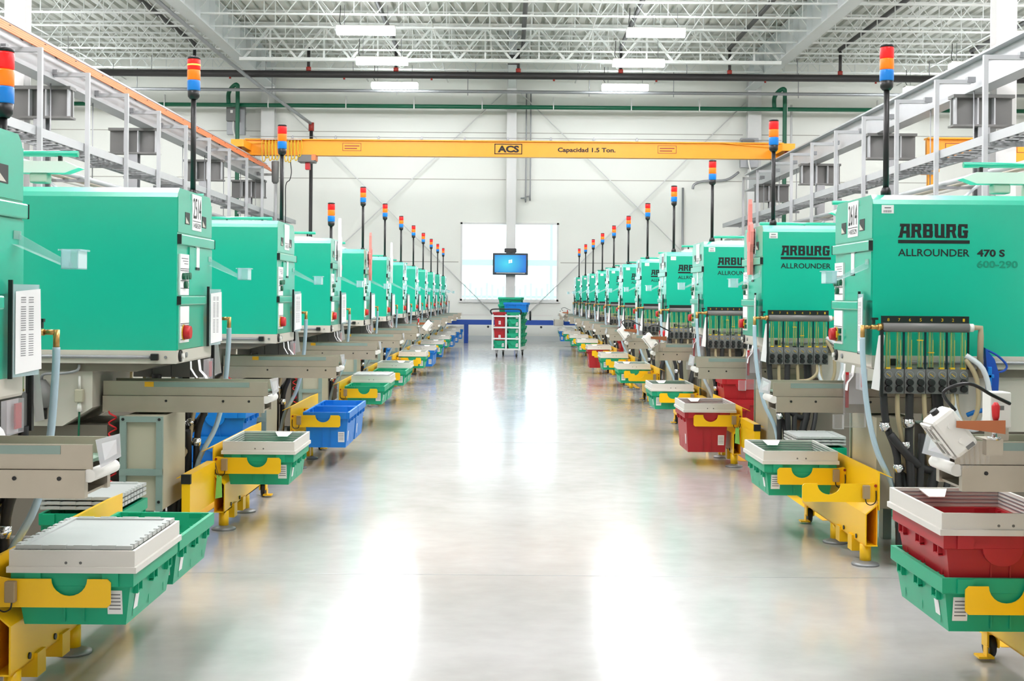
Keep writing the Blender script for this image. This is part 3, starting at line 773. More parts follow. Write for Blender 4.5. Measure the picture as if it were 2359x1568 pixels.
    if lod == 0:
        ln = MB()
        for i in range(26):
            z = 1.395 - i*.0082
            if i in (3, 15): continue
            for ya, yb in ((.03,.065),(.085,.12)):
                f = lambda yy: -.0385 - (.155-yy)*.13
                ln.add([(f(yb),yb,z),(f(ya),ya,z),(f(ya),ya,z-.0028),(f(yb),yb,z-.0028)],[(0,1,2,3)])
        ln.build('sheet_print','greyink',pa)
    B(-.033,.168,1.11,-.018,.176,1.455).build('holder_edge','black',dh)
    # bottom frame
    fr = MB().prism([(.0,1.04),(-.004,1.05),(-.004,1.11),(1.62,1.11),(1.62,1.04)], 'y', -.006, D+.006).build('bottom_frame','beige',o)
    for ys in (-1, 1):
        yy = -.006 if ys < 0 else D+.006
        MB().cyl((.13,yy+ys*.008,1.075),(1.6,yy+ys*.008,1.075),.009,n=8).build('guide_rod','zinc',fr)
        B(.09,yy,1.058,.13,yy+ys*.025,1.094,b=.004).build('rod_stop','black',fr)
        MB().cyl((.055,yy,1.075),(.055,yy+ys*.006,1.075),.008,n=8).build('screw','zinc',fr)
    MB().cyl((-.014,.735,1.08),(-.004,.735,1.08),.032,n=16).build('lock_plate','black',fr)
    MB().cyl((-.03,.735,1.08),(-.014,.735,1.08),.014,n=10).box(-.026,.729,1.05,-.016,.741,1.08).build('lock_handle','white',fr)
    MB().cyl((-.012,.60,1.08),(-.004,.60,1.08),.014,n=10).build('screw','zinc',fr)
    MB().prism([(.06,1.04),(.22,.995),(1.62,.995),(1.62,1.04)], 'y', .03, D-.03).build('under_plate','taupe',o)
    # bed and pedestal
    bd = MB().prism([(.46,.80),(.62,.70),(3.5,.70),(3.5,.995),(.46,.995)], 'y', .05, D-.05).build('machine_bed','beige',o)
    pd = MB().box(.40,.12,.10,3.45,D-.12,.70).build('pedestal','taupe',o)
    vb = MB()
    for i in range(7):
        x = .47 + i*.03
        vb.add([(x,D-.118,.42),(x+.008,D-.118,.42),(x+.043,D-.118,.52),(x+.035,D-.118,.52)],[(0,1,2,3)])
    vb.build('vent_slots','black',pd)
    for x in (.5, 1.7, 3.2):
        for y in (.2, D-.2): MB().cyl((x,y,0),(x,y,.1),.05,n=12).build('leveling_foot','zinc',o)
    cb_ = MB().box(.09,.22,.25,.30,D-.06,.755).build('end_cabinet','cabinet',o)
    f = MB(); yy = D-.06
    f.box(.08,yy,.25,.115,yy+.02,.755).box(.275,yy,.25,.31,yy+.02,.755).box(.115,yy,.725,.275,yy+.02,.755).box(.08,yy,.44,.31,yy+.024,.475)
    f.build('cabinet_frame','cabinet_frame',cb_)
    MB().box(.26,.24,0,.31,.32,.25).build('cabinet_leg','cabinet_frame',cb_)
    MB().box(.26,D-.12,0,.31,D-.04,.25).build('cabinet_leg','cabinet_frame',cb_)
    for x, z in ((.098,.74),(.292,.74),(.098,.30)): MB().cyl((x,yy+.02,z),(x,yy+.026,z),.008,n=8).build('screw','black',cb_)
    # injection unit at the back end
    MB().box(1.62,.10,.995,3.3,D-.10,1.30,b=.02).build('injection_unit','teal',o)
    MB().box(2.0,.18,1.30,2.9,D-.18,1.62,b=.02).build('motor_cover','beige',o)
    MB().lathe([(.05,1.62),(.07,1.75),(.2,1.98),(.2,2.1)], 2.4, D/2, 14).build('hopper','chrome',o)
    # robot beam
    rb_ = MB().prism([(.62,2.105),(.70,2.14),(1.62,2.14),(1.62,2.075),(.70,2.075)], 'y', .40, .50).build('robot_beam','white',o)
    MB().cyl((.64,.45,2.185),(1.62,.45,2.185),.017,n=10).build('cable_guard','teal',rb_)
    for x in (.74,1.1,1.5): B(x-.01,.44,2.14,x+.01,.46,2.18).build('guard_bracket','black',rb_)
    MB().box(1.0,.38,1.977,1.16,.52,2.075).build('robot_mount','beige',rb_)
    MB().box(.80,.41,2.02,.90,.49,2.075,b=.01).build('gripper_slide','beige',rb_)
    # signal tower
    tw = MB().cyl((.09,.08,1.977),(.09,.08,2.56),.0155,n=12).lathe([(.028,1.975),(.028,2.0),(.02,2.02)],.09,.08,12).build('signal_tower','black',o)
    for nm,m_,z0,z1 in (('blue_lens','lens_b',2.60,2.66),('amber_lens','lens_o',2.662,2.72),('red_lens','lens_r',2.722,2.782)):
        MB().lathe([(.036,z0),(.038,z0+.006),(.038,z1-.006),(.036,z1)],.09,.08,16).build(nm,m_,tw)
    MB().lathe([(.022,2.55),(.034,2.565),(.036,2.60)],.09,.08,16).build('lens_base','black',tw)
    MB().lathe([(.037,2.782),(.037,2.794),(.03,2.798)],.09,.08,16).build('lens_cap','black',tw)
    # logo side print
    lg_ = MB(); arburg(lg_, .14, 1.745, .375, .075, -.0015); lg_.build('maker_lettering','ink',hood)
    MB().box(.135,-.002,1.715,.52,.0,1.733).build('lettering_bar','ink',hood)
    MB().text('ALLROUNDER', (.135,-.0015,1.645), (1,0,0),(0,0,1), .385,.04,.012).build('model_lettering','ink',hood)
    MB().text('470 S', (.56,-.0015,1.645), (1,0,0),(0,0,1), .15,.04,.035).build('model_lettering','ink',hood)
    MB().text('600-290', (.56,-.0015,1.585), (1,0,0),(0,0,1), .22,.04,.03).build('size_lettering','teal_dk',hood)
    sk = B(.045,-.002,1.875,.11,.0,1.92).build('asset_sticker','paper',hood)
    if lod == 0:
        bcode = MB()
        for i in range(9): bcode.box(.055+i*.005,-.003,1.88,.0575+i*.005,-.002,1.892)
        bcode.box(.06,-.003,1.902,.095,-.002,1.908).build('sticker_print','greyink',sk)
    # water manifold on the logo side
    x0, x1 = .02, .475
    mf = MB().box(x0,-.13,1.285,x1,-.09,1.325).build('flow_manifold','black',o)
    MB().cyl((x0,-.12,1.265),(x1,-.12,1.265),.026,n=12).build('header_pipe','gauge_grey',mf)
    n8 = 8; st = (x1-x0)/n8
    for i in range(4):
        if True: MB().box(x0+.002+i*2*st,-.132,.915,x0-.002+(i+1)*2*st,-.07,1.045).build('gauge_block','gauge_grey',mf)
    for i in range(0,9,2):
        x = x0 + i*st
        MB().box(x-.004,-.125,1.04,x+.004,-.11,1.25).build('divider_post','bezel' if 0<i<8 else 'black',mf)
    for i in range(n8):
        x = x0 + (i+.5)*st
        MB().cyl((x,-.12,1.045),(x,-.12,1.245),.013,n=8,caps=False).build('flow_tube','tubeglass',mf)
        MB().cyl((x-.008,-.132,1.045),(x-.008,-.132,1.24),.0012,n=4).cyl((x+.009,-.132,1.05),(x+.009,-.132,1.2),.0012,n=4).build('scale_line','amberline',mf)
        MB().box(x-.012,-.133,1.045,x+.012,-.108,1.054).build('tube_collar','amberline' if i not in (3,4) else 'black',mf)
        MB().cyl((x,-.138,1.015),(x,-.132,1.015),.021,n=16).build('gauge_rim','zinc',mf)
        MB().cyl((x,-.1395,1.015),(x,-.138,1.015),.017,n=14).build('gauge_face','gauge_grey',mf)
        MB().bar((x-.009,-.1405,1.021),(x+.01,-.1405,1.006),.003).build('gauge_needle','amberline',mf)
        for z in (.975,.94):
            MB().cyl((x,-.155,z),(x,-.132,z),.0165,.019,n=10).build('valve_knob','black',mf)
        if lod == 0:
            MB().text(str(8-i), (x-.006,-.1315,1.297),(1,0,0),(0,0,1),.011,.016).build('channel_number','amberline',mf)
            if i in (3,4): MB().box(x-.014,-.134,1.195-.065*(i-3),x+.014,-.11,1.20-.065*(i-3)).build('flow_float','amberline',mf)
    # brass valve at the aisle end, with the hose
    bv = MB().cyl((x0,-.12,1.265),(-.04,-.12,1.265),.013,n=10).cyl((-.04,-.12,1.265),(-.085,-.12,1.265),.010,n=10).cyl((-.085,-.12,1.275),(-.085,-.12,1.20),.012,n=10)
    bv.cyl((-.005,-.12,1.265),(.02,-.12,1.265),.02,n=8).build('brass_valve','brass',mf)
    MB().box(-.035,-.128,1.28,-.02,-.112,1.305).box(-.04,-.13,1.303,-.005,-.11,1.315).build('valve_handle','black',mf)
    MB().tube([(-.085,-.12,1.21),(-.082,-.12,1.1),(-.06,-.125,.85),(-.01,-.13,.62),(.085,-.10,.42),(.12,-.08,.2)], .015, n=8).build('drain_hose','hose_clear',mf)
    MB().cyl((x1,-.12,1.265),(x1+.025,-.12,1.265),.022,n=10).build('union','white',mf)
    MB().tube([(x1+.02,-.12,1.265),(x1+.065,-.12,1.265),(x1+.065,-.12,1.22),(x1+.065,-.11,1.0)], .016, n=8, smooth=0).build('tan_pipe','tan',mf)
    # hoses beneath
    hz = [(.03,'rubber',.02,[(.03,-.11,.92),(.045,-.12,.75),(.10,-.13,.58),(.11,-.13,.3),(.12,-.12,.03)]),
          (.1,'hose_tan',.013,[(.105,-.11,.92),(.105,-.12,.8),(.13,-.12,.66),(.15,-.1,.5),(.2,-.05,.4)]),
          (.2,'rubber',.022,[(.17,-.11,.92),(.165,-.12,.78),(.16,-.14,.62),(.17,-.15,.42),(.18,-.13,.03)]),
          (.3,'hose_tan',.013,[(.245,-.11,.92),(.25,-.12,.78),(.27,-.1,.68),(.3,-.06,.52),(.36,0,.5)]),
          (.4,'rubber',.03,[(.33,-.06,.93),(.34,-.06,.8),(.34,-.07,.62),(.30,-.1,.45),(.26,-.12,.3),(.24,-.1,.05)]),
          (.5,'hose_tan',.012,[(.39,-.12,.92),(.385,-.14,.85),(.33,-.14,.80),(.25,-.13,.79)]),
          (.6,'hose_tan',.013,[(x1-.02,-.14,1.1),(x1+.03,-.16,1.0),(x1+.04,-.16,.85),(x1+.0,-.15,.76),(x1-.05,-.13,.80),(x1-.06,-.11,.92)]),
          (.7,'hose_white',.014,[(x1-.02,-.14,1.12),(x1+.06,-.17,1.05),(x1+.095,-.17,.9),(x1+.05,-.17,.75),(x1-.02,-.15,.74),(x1-.07,-.13,.83),(x1-.075,-.11,.92)]),
          (.8,'rubber',.022,[(.06,-.14,.7),(.14,-.16,.6),(.24,-.12,.52),(.34,-.06,.5)]),
          (.9,'rubber',.02,[(.24,-.10,.7),(.22,-.14,.5),(.21,-.16,.3),(.22,-.1,.03)]),
          (1,'rubber',.018,[(.14,-.05,.6),(.15,-.12,.42),(.17,-.16,.22),(.24,-.16,.1),(.38,-.1,.08)]),
          (1,'rubber',.018,[(.4,-.05,.66),(.38,-.12,.5),(.33,-.15,.32),(.3,-.1,.1)])]
    for i, (_, m_, r, pts) in enumerate(hz):
        if lod and i > 7: continue
        MB().tube(pts, r, n=8 if lod == 0 else 6, smooth=4 if lod == 0 else 2).build('hose', m_, o)
    for x, z, r in ((.035,.72,.026),(.16,.74,.030),(.145,.62,.028),(.11,.50,.026)):
        MB().cyl((x,-.13,z),(x-.004,-.135,z+.045),r,n=12).cyl((x,-.13,z+.012),(x,-.13,z+.03),r+.004,n=12).build('hose_fitting','chrome',o)
    # folded sheet hung at the manifold, coil, pouch, tickets
    MB().add([(-.005,-.135,1.22),(.02,-.14,1.23),(.0,-.14,.93),(-.04,-.13,.94)],[(0,1,2,3)]).add([(.02,-.141,1.23),(.026,-.141,1.22),(.006,-.141,1.0),(.0,-.141,.98)],[(0,1,2,3)]).build('hanging_sheet','paper',o)
    MB().box(.005,-.145,.90,.02,-.12,1.25).build('sheet_rail','black',o)
    pc = B(-.03,.05,.915,-.01,.21,1.035).build('card_pouch','film',o)
    B(-.026,.06,.93,-.020,.12,1.02).build('red_card','red',pc)
    tk = MB()
    pts = [(-.012,.33,1.04),(-.02,.33,.98),(-.05,.32,.945),(-.06,.30,.90)]
    for a, b in zip(pts[:-1], pts[1:]): tk.add([(a[0],a[1]-.03,a[2]),(a[0],a[1]+.03,a[2]),(b[0],b[1]+.03,b[2]),(b[0],b[1]-.03,b[2])],[(0,1,2,3)])
    tk.build('paper_ticket','paper',o); tk = MB()
    pts = [(-.012,.52,1.04),(-.014,.52,1.0),(-.03,.50,.965),(-.035,.46,.945)]
    for a, b in zip(pts[:-1], pts[1:]): tk.add([(a[0],a[1]-.02,a[2]),(a[0],a[1]+.02,a[2]),(b[0],b[1]+.02,b[2]),(b[0],b[1]-.02,b[2])],[(0,1,2,3)])
    tk.build('paper_ticket','paper',o)
    # things on the far side of the bed: lubricator, filter
    lu = MB().lathe([(.035,.80),(.06,.81),(.06,.89),(.035,.93),(.02,.95)], .72, D-.02, 14).build('oil_pump','gauge_grey',o)
    MB().cyl((.72,D-.02,.74),(.72,D-.02,.80),.03,n=12).build('pump_neck','black',lu)
    MB().tube([(.72,D-.02,.95),(.70,D-.0,.98),(.6,D+.0,.985),(.53,D-.01,1.0),(.52,D-.02,1.03)], .008, n=6).build('pump_cable','zinc',lu)
    fl = B(.50,D-.05,.83,.545,D-.01,.90,b=.006).build('air_filter','cabinet',o)
    MB().cyl((.522,D-.03,.90),(.522,D-.03,.97),.008,n=6).build('filter_inlet','white',fl)
    MB().cyl((.522,D-.03,.78),(.522,D-.03,.83),.016,.01,n=8).build('filter_bowl','white',fl)
    MB().tube([(.522,D-.03,.78),(.522,D-.02,.6),(.53,D-.04,.3)], .006, n=6).build('air_line','greenpipe',fl)
    co = []
    for i in range(60): co.append((.35+.02*math.cos(i*.9), D-.05+.02*math.sin(i*.9), .78-i*.0085))
    MB().tube(co, .005, n=5, smooth=0).build('coiled_air_line','red',o)
    return o

def add_number(o, txt):
    pl = [c for c in o.children if c.name.startswith('label_plate')][0]
    for q in list(pl.children):
        if q.name.startswith('plate_print'): bpy.data.objects.remove(q)
    MB().text(txt, (-.0095,.472,1.83), (0,-1,0),(0,0,1), .178,.115,.0).build('machine_number','ink',pl)

ZL0 = 6.91 - 3.0
ZR0 = 7.01 - 3.0
proto0 = proto1 = None
MACH = {}
for side, n in (('left', 12), ('right', 12)):
    for k in range(n):
        lod = 0 if k < 4 else 1
        if side == 'left': loc = (-1.75, ZL0 + 3.0*k + MD, 0); rz = PI
        else: loc = (1.97, ZR0 + 3.0*k, 0); rz = 0
        extra = {('left', 1): ', plate 2514', ('right', 1): ', plate 2614'}.get((side, k), '')
        if k == 0: lb = 'teal moulding machine cut off by the %s photo edge, nearest in its row' % side
        else: lb = 'teal moulding machine, %s from the camera in the %s row%s' % (ORD[k], side, extra)
        if lod == 0:
            if proto0 is None: o = proto0 = make_machine(lb, 0); o.location = loc; o.rotation_euler = (0,0,rz)
            else: o = dup(proto0, loc, rz, lb)
        else:
            if proto1 is None: o = proto1 = make_machine(lb, 1); o.location = loc; o.rotation_euler = (0,0,rz)
            else: o = dup(proto1, loc, rz, lb)
        o['group'] = 'teal moulding machines'
        MACH[(side, k)] = o
for (s_, k), t_ in {('left',1):'2514', ('right',1):'2614', ('left',0):'2513', ('right',2):'2613'}.items():
    if k in (1,) or (s_, k) == ('right', 2): add_number(MACH[(s_, k)], t_)
for c in MACH[('left',0)].children:
    if c.name.startswith('signal_tower'): c.location = (-.048, 0, -.52)
# short tower on the fourth left machine, lit red lens on the second
for c in MACH[('left',3)].children:
    if c.name.startswith('signal_tower'): c.location.z = -.42
for c in MACH[('left',1)].children:
    if c.name.startswith('signal_tower'):
        for q in c.children:
            if q.name.startswith('red_lens'):
                q.data = q.data.copy(); q.data.materials[0] = M['lens_r_on']
        MB().lathe([(.0385,2.745),(.0385,2.753)],.09,.08,16).build('lamp_glow','glow',c)  # glowing ring outside the lens imitates the lit lamp's bright streak

# ------------------------------------------------------------------ conveyors at the machines
def make_conveyor(label, right):
    o = thing('parts_conveyor', label, 'conveyor', group='steel parts conveyors')
    x0, x1, y0, y1 = -.455, .44, .375, .615
    for ya, yb in ((y0, y0+.006), (y1-.006, y1)):
        MB().box(x0, ya, .858, x1, yb, .936).build('side_plate', 'steel', o)
    for ya, yb in ((y0-.012, y0+.02), (y1-.02, y1+.012)):
        ch = MB().box(x0+.02, ya, .768, x1, yb, .856).build('lower_channel', 'steel', o)
        ys = ya if ya < y0 else yb
        for x in (x0+.10, x0+.24, x0+.55): MB().cyl((x, ys-.003, .83), (x, ys+.003, .83), .007, n=8).build('bolt', 'black', ch)
    MB().box(x0+.02, y0+.006, .872, x1, y1-.006, .882).build('belt', 'teal_in', o)
    MB().box(x0+.03, y0+.02, .772, x1, y1-.02, .78).build('bottom_plate', 'steel', o)
    MB().cyl((x0+.006, y0-.004, .838), (x0+.01, y1+.004, .838), .021, n=14).build('end_roller', 'white', o)
    MB().add([(x0-.012,y0-.005,.945),(x0-.012,y1+.01,.952),(x0-.03,y1+.015,.865),(x0-.018,y0,.87),(x0-.014,y0-.005,.945),(x0-.014,y1+.01,.952),(x0-.032,y1+.015,.865),(x0-.02,y0,.87)],
             [(0,1,2,3),(7,6,5,4),(0,4,5,1),(1,5,6,2),(2,6,7,3),(3,7,4,0)]).build('end_flap', 'film', o)
    ys = y0 - .0012 if right else y1 + .0012
    MB().box(x0+.10, min(ys, ys+.001), .905, x0+.62, max(ys, ys+.001), .932).build('tape_strip', 'cabinet_frame', o)
    MB().box(x0+.62, min(ys, ys+.001), .905, x0+.67, max(ys, ys+.001), .932).build('orange_sticker', 'tape', o)
    if right:
        pu = MB().box(-.06, y0-.05, .69, .06, y0-.014, .985)
        q = pu.build('clear_pouch', 'film', o)
        MB().box(-.05, y0-.040, .82, .05, y0-.034, .995).build('card', 'paper', q)
        MB().box(-.053, y0-.042, .80, -.036, y0-.032, 1.0).build('red_card', 'red', q)
        MB().box(-.12, y0-.055, .68, -.065, y0-.014, .76).build('small_pouch', 'film', q)
    return o
cvp = {}
for side in ('left', 'right'):
    for k in range(12):
        m_ = MACH[(side, k)]
        lb = 'stainless parts conveyor ending over the aisle, %s from the camera in the %s row' % (ORD[k], side)
        if side in cvp: c = dup(cvp[side], m_.location, m_.rotation_euler.z, lb)
        else:
            c = cvp[side] = make_conveyor(lb, side == 'right'); c.location = m_.location; c.rotation_euler = m_.rotation_euler

# small blowers clamped to some conveyors
def make_blower(label):
    o = thing('air_blower', label, 'blower', group='white air blowers')
    R_ = Matrix.Rotation(math.radians(-38), 4, 'Y')
    def rot(mb, c):
        mb.v = [tuple(R_ @ Vector(v) + Vector(c)) for v in mb.v]; return mb
    c = (-.03, -.075, .03)
    rot(MB().box(-.045,-.055,-.075,.045,.055,.075,b=.014), c).build('housing','white',o)
    g = rot(MB().box(-.047,-.046,-.06,-.045,.046,.06), c).build('outlet','black',o)
    gr = MB().box(-.053,-.05,-.006,-.046,.05,.006).box(-.053,-.006,-.066,-.046,.006,.066)
    gr.box(-.053,-.052,-.068,-.046,.052,-.055).box(-.053,-.052,.055,-.046,.052,.068).box(-.053,-.052,-.068,-.046,-.042,.068).box(-.053,.042,-.068,-.046,.052,.068)
    rot(gr, c).build('grille','white',g)
    rot(MB().cyl((0,-.0,.075),(0,-.0,.09),.014,n=10), c).build('knob','black',o)
    for z in (.03,-.03): rot(MB().cyl((.0,-.060,z),(.0,-.055,z),.009,n=10), c).build('screw_cap','white',o)
    rot(MB().box(-.0,-.0565,-.068,.03,-.055,-.055), c).build('label_strip','gauge_grey',o)
    MB().add([(-.03,-.14,.05),(.13,-.14,.03),(.13,-.14,.075),(-.03,-.14,.072),(-.03,-.136,.05),(.13,-.136,.03),(.13,-.136,.075),(-.03,-.136,.072)],
        [(0,1,2,3),(7,6,5,4),(0,4,5,1),(1,5,6,2),(2,6,7,3),(3,7,4,0)]).build('arm_plate','copper',o)
    q = MB().box(.07,-.135,-.04,.125,-.10,.012).box(.07,-.135,.006,.125,-.03,.012).build('clamp_bracket','steel',o)
    MB().cyl((.10,-.12,.012),(.105,-.12,.07),.009,n=8).cyl((.10,-.12,.01),(.10,-.12,.02),.022,n=10).build('clamp_rod','chrome',q)
    MB().lathe([(.006,.065),(.012,.085),(.014,.12),(.006,.132)], .105, -.12, 10).build('clamp_handle','red',q)
    MB().tube([(-.01,-.07,.10),(-.05,-.07,.16),(.03,-.08,.19),(.12,-.05,.15),(.19,-.02,.12)], .006, n=6).build('cable','black',o)
    fr = MB()
    for i in range(6): fr.add([(.0+i*.017,-.08,.0),(.012+i*.017,-.08,.0),(.018+i*.017,-.078,-.09+.004*i),(.006+i*.017,-.078,-.095+.004*i)],[(0,1,2,3)])
    fr.build('fringe_strips','film',o)
    return o
bl0 = None
for side, k in (('right',0),('right',3),('right',4),('right',10),('left',5)):
    m_ = MACH[(side, k)]
    if side == 'right': loc = (m_.location.x-.47, m_.location.y+.375+.0, .945); rz = 0
    else: loc = (m_.location.x+.55, m_.location.y-.50, .945); rz = PI
    lb = 'white air blower clamped to the %s conveyor of the %s row' % ('nearest' if k == 0 else ORD[k], side)
    if bl0 is None: bl0 = make_blower(lb); bl0.location = loc; bl0.rotation_euler = (0,0,rz)
    else: dup(bl0, loc, rz, lb)
m_ = MACH[('right',0)]
q = thing('control_box', 'white vented control box standing on the nearest right conveyor', 'control box', (m_.location.x-.30, m_.location.y+.41, .936))
MB().box(-.03,-.02,0,.03,.04,.045).build('mounting_foot','steel',q)
MB().box(-.035,-.03,.045,.035,.05,.165,b=.004).build('case','white',q)
vs_ = MB()
for i in range(8): vs_.box(.035,-.01,.075+i*.008,.0365,.04,.078+i*.008)
vs_.build('vents','greyink',q)
MB().box(-.015,-.031,.105,.01,-.03,.12).build('sticker','gauge_grey',q)
q = thing('air_gun', 'blue air gun hanging beside the hoses of the first right machine', 'air gun', (MACH[('right',1)].location.x+.585, MACH[('right',1)].location.y-.10, .90))
MB().prism([(0,.0),(.05,.0),(.055,.12),(.03,.2),(-.02,.26),(-.01,.15)], 'y', -.02, .02).build('body','bluepaint',q)
MB().tube([(-.01,0,.25),(.05,0,.22),(.1,0,.17),(.09,0,.14),(.055,0,.13)], .006, n=6).build('trigger_guard','bluepaint',q)
MB().box(-.008,-.03,.06,.014,-.02,.16,b=.004).box(-.02,-.03,.10,.026,-.02,.12,b=.004).build('valve_lever','blue',q)
MB().tube([(.02,0,0),(.01,.0,-.06),(-.06,0,-.08),(-.1,.02,-.1)], .012, n=6).build('hose','blue',q)
MB().box(.0,.02,.14,.03,.10,.17).build('hook','zinc',q)

# foam pointing hands beside some machines
def foam_hand(side, k, m_, lab):
    mm = MACH[(side, k)]
    o = MB()
    pl = [(-.05,0),(.05,0),(.065,.1),(.05,.2),(.085,.27),(.08,.33),(.06,.34),(.045,.30),(.05,.40),(.035,.56),(.015,.60),(-.005,.56),(-.01,.42),(-.05,.40),(-.075,.34),(-.075,.24),(-.05,.18),(-.06,.1)]
    o.prism([(y+.34, z+1.60) for y, z in pl], 'x', -.05, -.023)
    for y in (-.045,-.02): o.box(-.054, .34+y-.004, 1.60+.26, -.05, .34+y+.004, 1.60+.39)
    ob = o.build('foam_hand', m_); ob.location = mm.location; ob.rotation_euler = mm.rotation_euler
    tag(ob, lab, 'hand sign')
foam_hand('right', 2, 'pink', 'pink foam pointing hand sign on the second right machine')
foam_hand('left', 3, 'paper', 'white foam pointing hand sign on the fourth machine of the left row')
foam_hand('left', 4, 'pink', 'pink foam pointing hand sign on the fifth machine of the left row')
foam_hand('left', 5, 'paper', 'white foam pointing hand sign on the sixth machine of the left row')

# ------------------------------------------------------------------ totes, collars, lids
TC = {'green': 'green', 'blue': 'blue', 'red': 'redtote'}
_tm = {}
def tote_mesh(w_, l_, H, key):
    a, b = w_/2, l_/2; t = .035 if H > .1 else .01
    R4 = lambda i, z: rect(-a+i, -b+i, a-i, b-i, z)
    m = MB().loft([R4(t, 0), R4(.016, H-.055), R4(.004, H-.055), R4(0, H-.05), R4(0, H), R4(.016, H), R4(t+.012, .012)])
    for sy in (-1, 1):
        y = sy*(b-.006)
        for sx in (-1, 1):
            m.box(sx*.105, sy*(b-.02), H-.05, sx*.16, sy*(b+.009 if l_ < .595 else b+.0092), H-.002)          # corner tabs
            m.box(sx*.03, sy*(b-.022), .012, sx*.036, sy*(b-t+.006), H-.06)        # upright seams
        arc = [(.07*math.cos(PI+PI*i/12), H-.05+.062*math.sin(PI+PI*i/12)) for i in range(13)]
        m.prism(arc, 'y', sy*(b-.03), sy*(b-.001))
    for sx in (-1, 1):
        for y in (-.2, 0, .2):
            if abs(y) > b - .05: continue
            m.box(sx*(a-.03), y-.028, H-.085, sx*(a-.003), y-.022, H-.004)
            m.box(sx*(a-.03), y+.022, H-.085, sx*(a-.003), y+.028, H-.004)
            m.box(sx*(a-.03), y-.028, H-.09, sx*(a-.005), y+.028, H-.082)
            m.box(sx*(a-.028), y-.003, .015, sx*(a-t+.006), y+.003, H-.09)
    return m
def tote(color, label, loc, H=.19, w_=.42, l_=.60, rz=0, sides=(-1,), aisle=0, group=None, stick=True):
    key = (color, H, w_, l_)
    t = thing('storage_tote', label, 'tote', loc, rz, group)
    if key not in _tm:
        q = tote_mesh(w_, l_, H, key).build('tote_body', TC[color], t); _tm[key] = q.data
    else:
        q = bpy.data.objects.new('tote_body', _tm[key]); COL.objects.link(q); q.parent = t
    if stick:
        a, b = w_/2, l_/2; sl = .019/(H-.055) if H > .1 else 0
        yb = -b + .0275 - .0
        zc = H*(.3 if H > .25 else .42)
        off = lambda z: .035 - .019*z/(H-.055)
        x0 = (a-.07)*(-aisle if color == 'red' else aisle if aisle else 1)
        # label on the near end
        z0_, z1_ = max(.015, zc-.042), zc+.042
        y0_, y1_ = -b+off(z0_)-.0015, -b+off(z1_)-.0015
        xs = (x0-.026, x0+.026)
        st = MB().add([(xs[0],y0_,z0_),(xs[1],y0_,z0_),(xs[1],y1_,z1_),(xs[0],y1_,z1_)], [(0,1,2,3)]).build('tote_label', 'paper', t)
        ln = MB()
        for i in range(5):
            f = .2 + i*.15; zz = z0_+(z1_-z0_)*f; yy = y0_+(y1_-y0_)*f - .001
            ln.add([(xs[0]+.006,yy,zz),(xs[1]-.006,yy,zz),(xs[1]-.006,yy,zz+.004),(xs[0]+.006,yy,zz+.004)], [(0,1,2,3)])
        ln.build('label_print', 'greyink', st)
        if aisle:
            xa0, xa1 = aisle*(a-off(z0_)+.0015), aisle*(a-off(z1_)+.0015)
            MB().add([(xa0,-b+.10,z0_),(xa0,-b+.15,z0_),(xa1,-b+.15,z1_),(xa1,-b+.10,z1_)], [(0,1,2,3)]).build('tote_label', 'paper', t)
    return t
_cm = {}
def part_copy(name, me, parent):
    q = bpy.data.objects.new(name, me); COL.objects.link(q); q.parent = parent; return q
def collar(label, loc, aisle, lid=False):
    c = thing('tote_collar', label, 'collar', loc, group='white tote collars')
    if 'f' not in _cm:
        a, b = .222, .312
        R4 = lambda i, z: rect(-a+i, -b+i, a-i, b-i, z)
        m = MB().loft([R4(0,-.004), R4(0,.016), R4(.007,.018), R4(.007,.072), R4(.018,.072), R4(.018,.002), R4(.006,.002), R4(.006,-.004)], cap0=False, cap1=False)
        n = 4; vs = [v for l in (R4(0,-.004), R4(.006,-.004)) for v in l]
        m.add(vs, [(i,(i+1)%4,4+(i+1)%4,4+i) for i in range(4)])
        _cm['f'] = m.mesh('collar_frame'); _cm['f'].materials.append(M['collar'])
        g = MB()
        for i in range(4):
            z = .014+i*.014
            g.box(-a+.018,-b+.018,z,a-.018,-b+.021,z+.004).box(-a+.018,b-.021,z,a-.018,b-.018,z+.004)
            g.box(-a+.018,-b+.018,z,-a+.021,b-.018,z+.004).box(a-.021,-b+.018,z,a-.018,b-.018,z+.004)
        _cm['g'] = g.mesh('inner_ridges'); _cm['g'].materials.append(M['zinc'])
        d = MB()
        for x in (-.02, .03): d.cyl((x,-b+.0055,.03),(x,-b+.008,.03),.005,n=8)
        _cm['d'] = d.mesh('screw_heads'); _cm['d'].materials.append(M['gauge_grey'])
    part_copy('collar_frame', _cm['f'], c); part_copy('inner_ridges', _cm['g'], c); part_copy('screw_heads', _cm['d'], c)
    x = aisle*.05
    MB().add([(x-.055,.295,.07),(x+.055,.295,.07),(x+.03,.245,.045),(x-.03,.245,.045),(x-.055,.297,.066),(x+.055,.297,.066),(x+.03,.247,.041),(x-.03,.247,.041)],
        [(0,1,2,3),(7,6,5,4),(0,4,5,1),(1,5,6,2),(2,6,7,3),(3,7,4,0)]).build('funnel_lip', 'white', c)
    return c
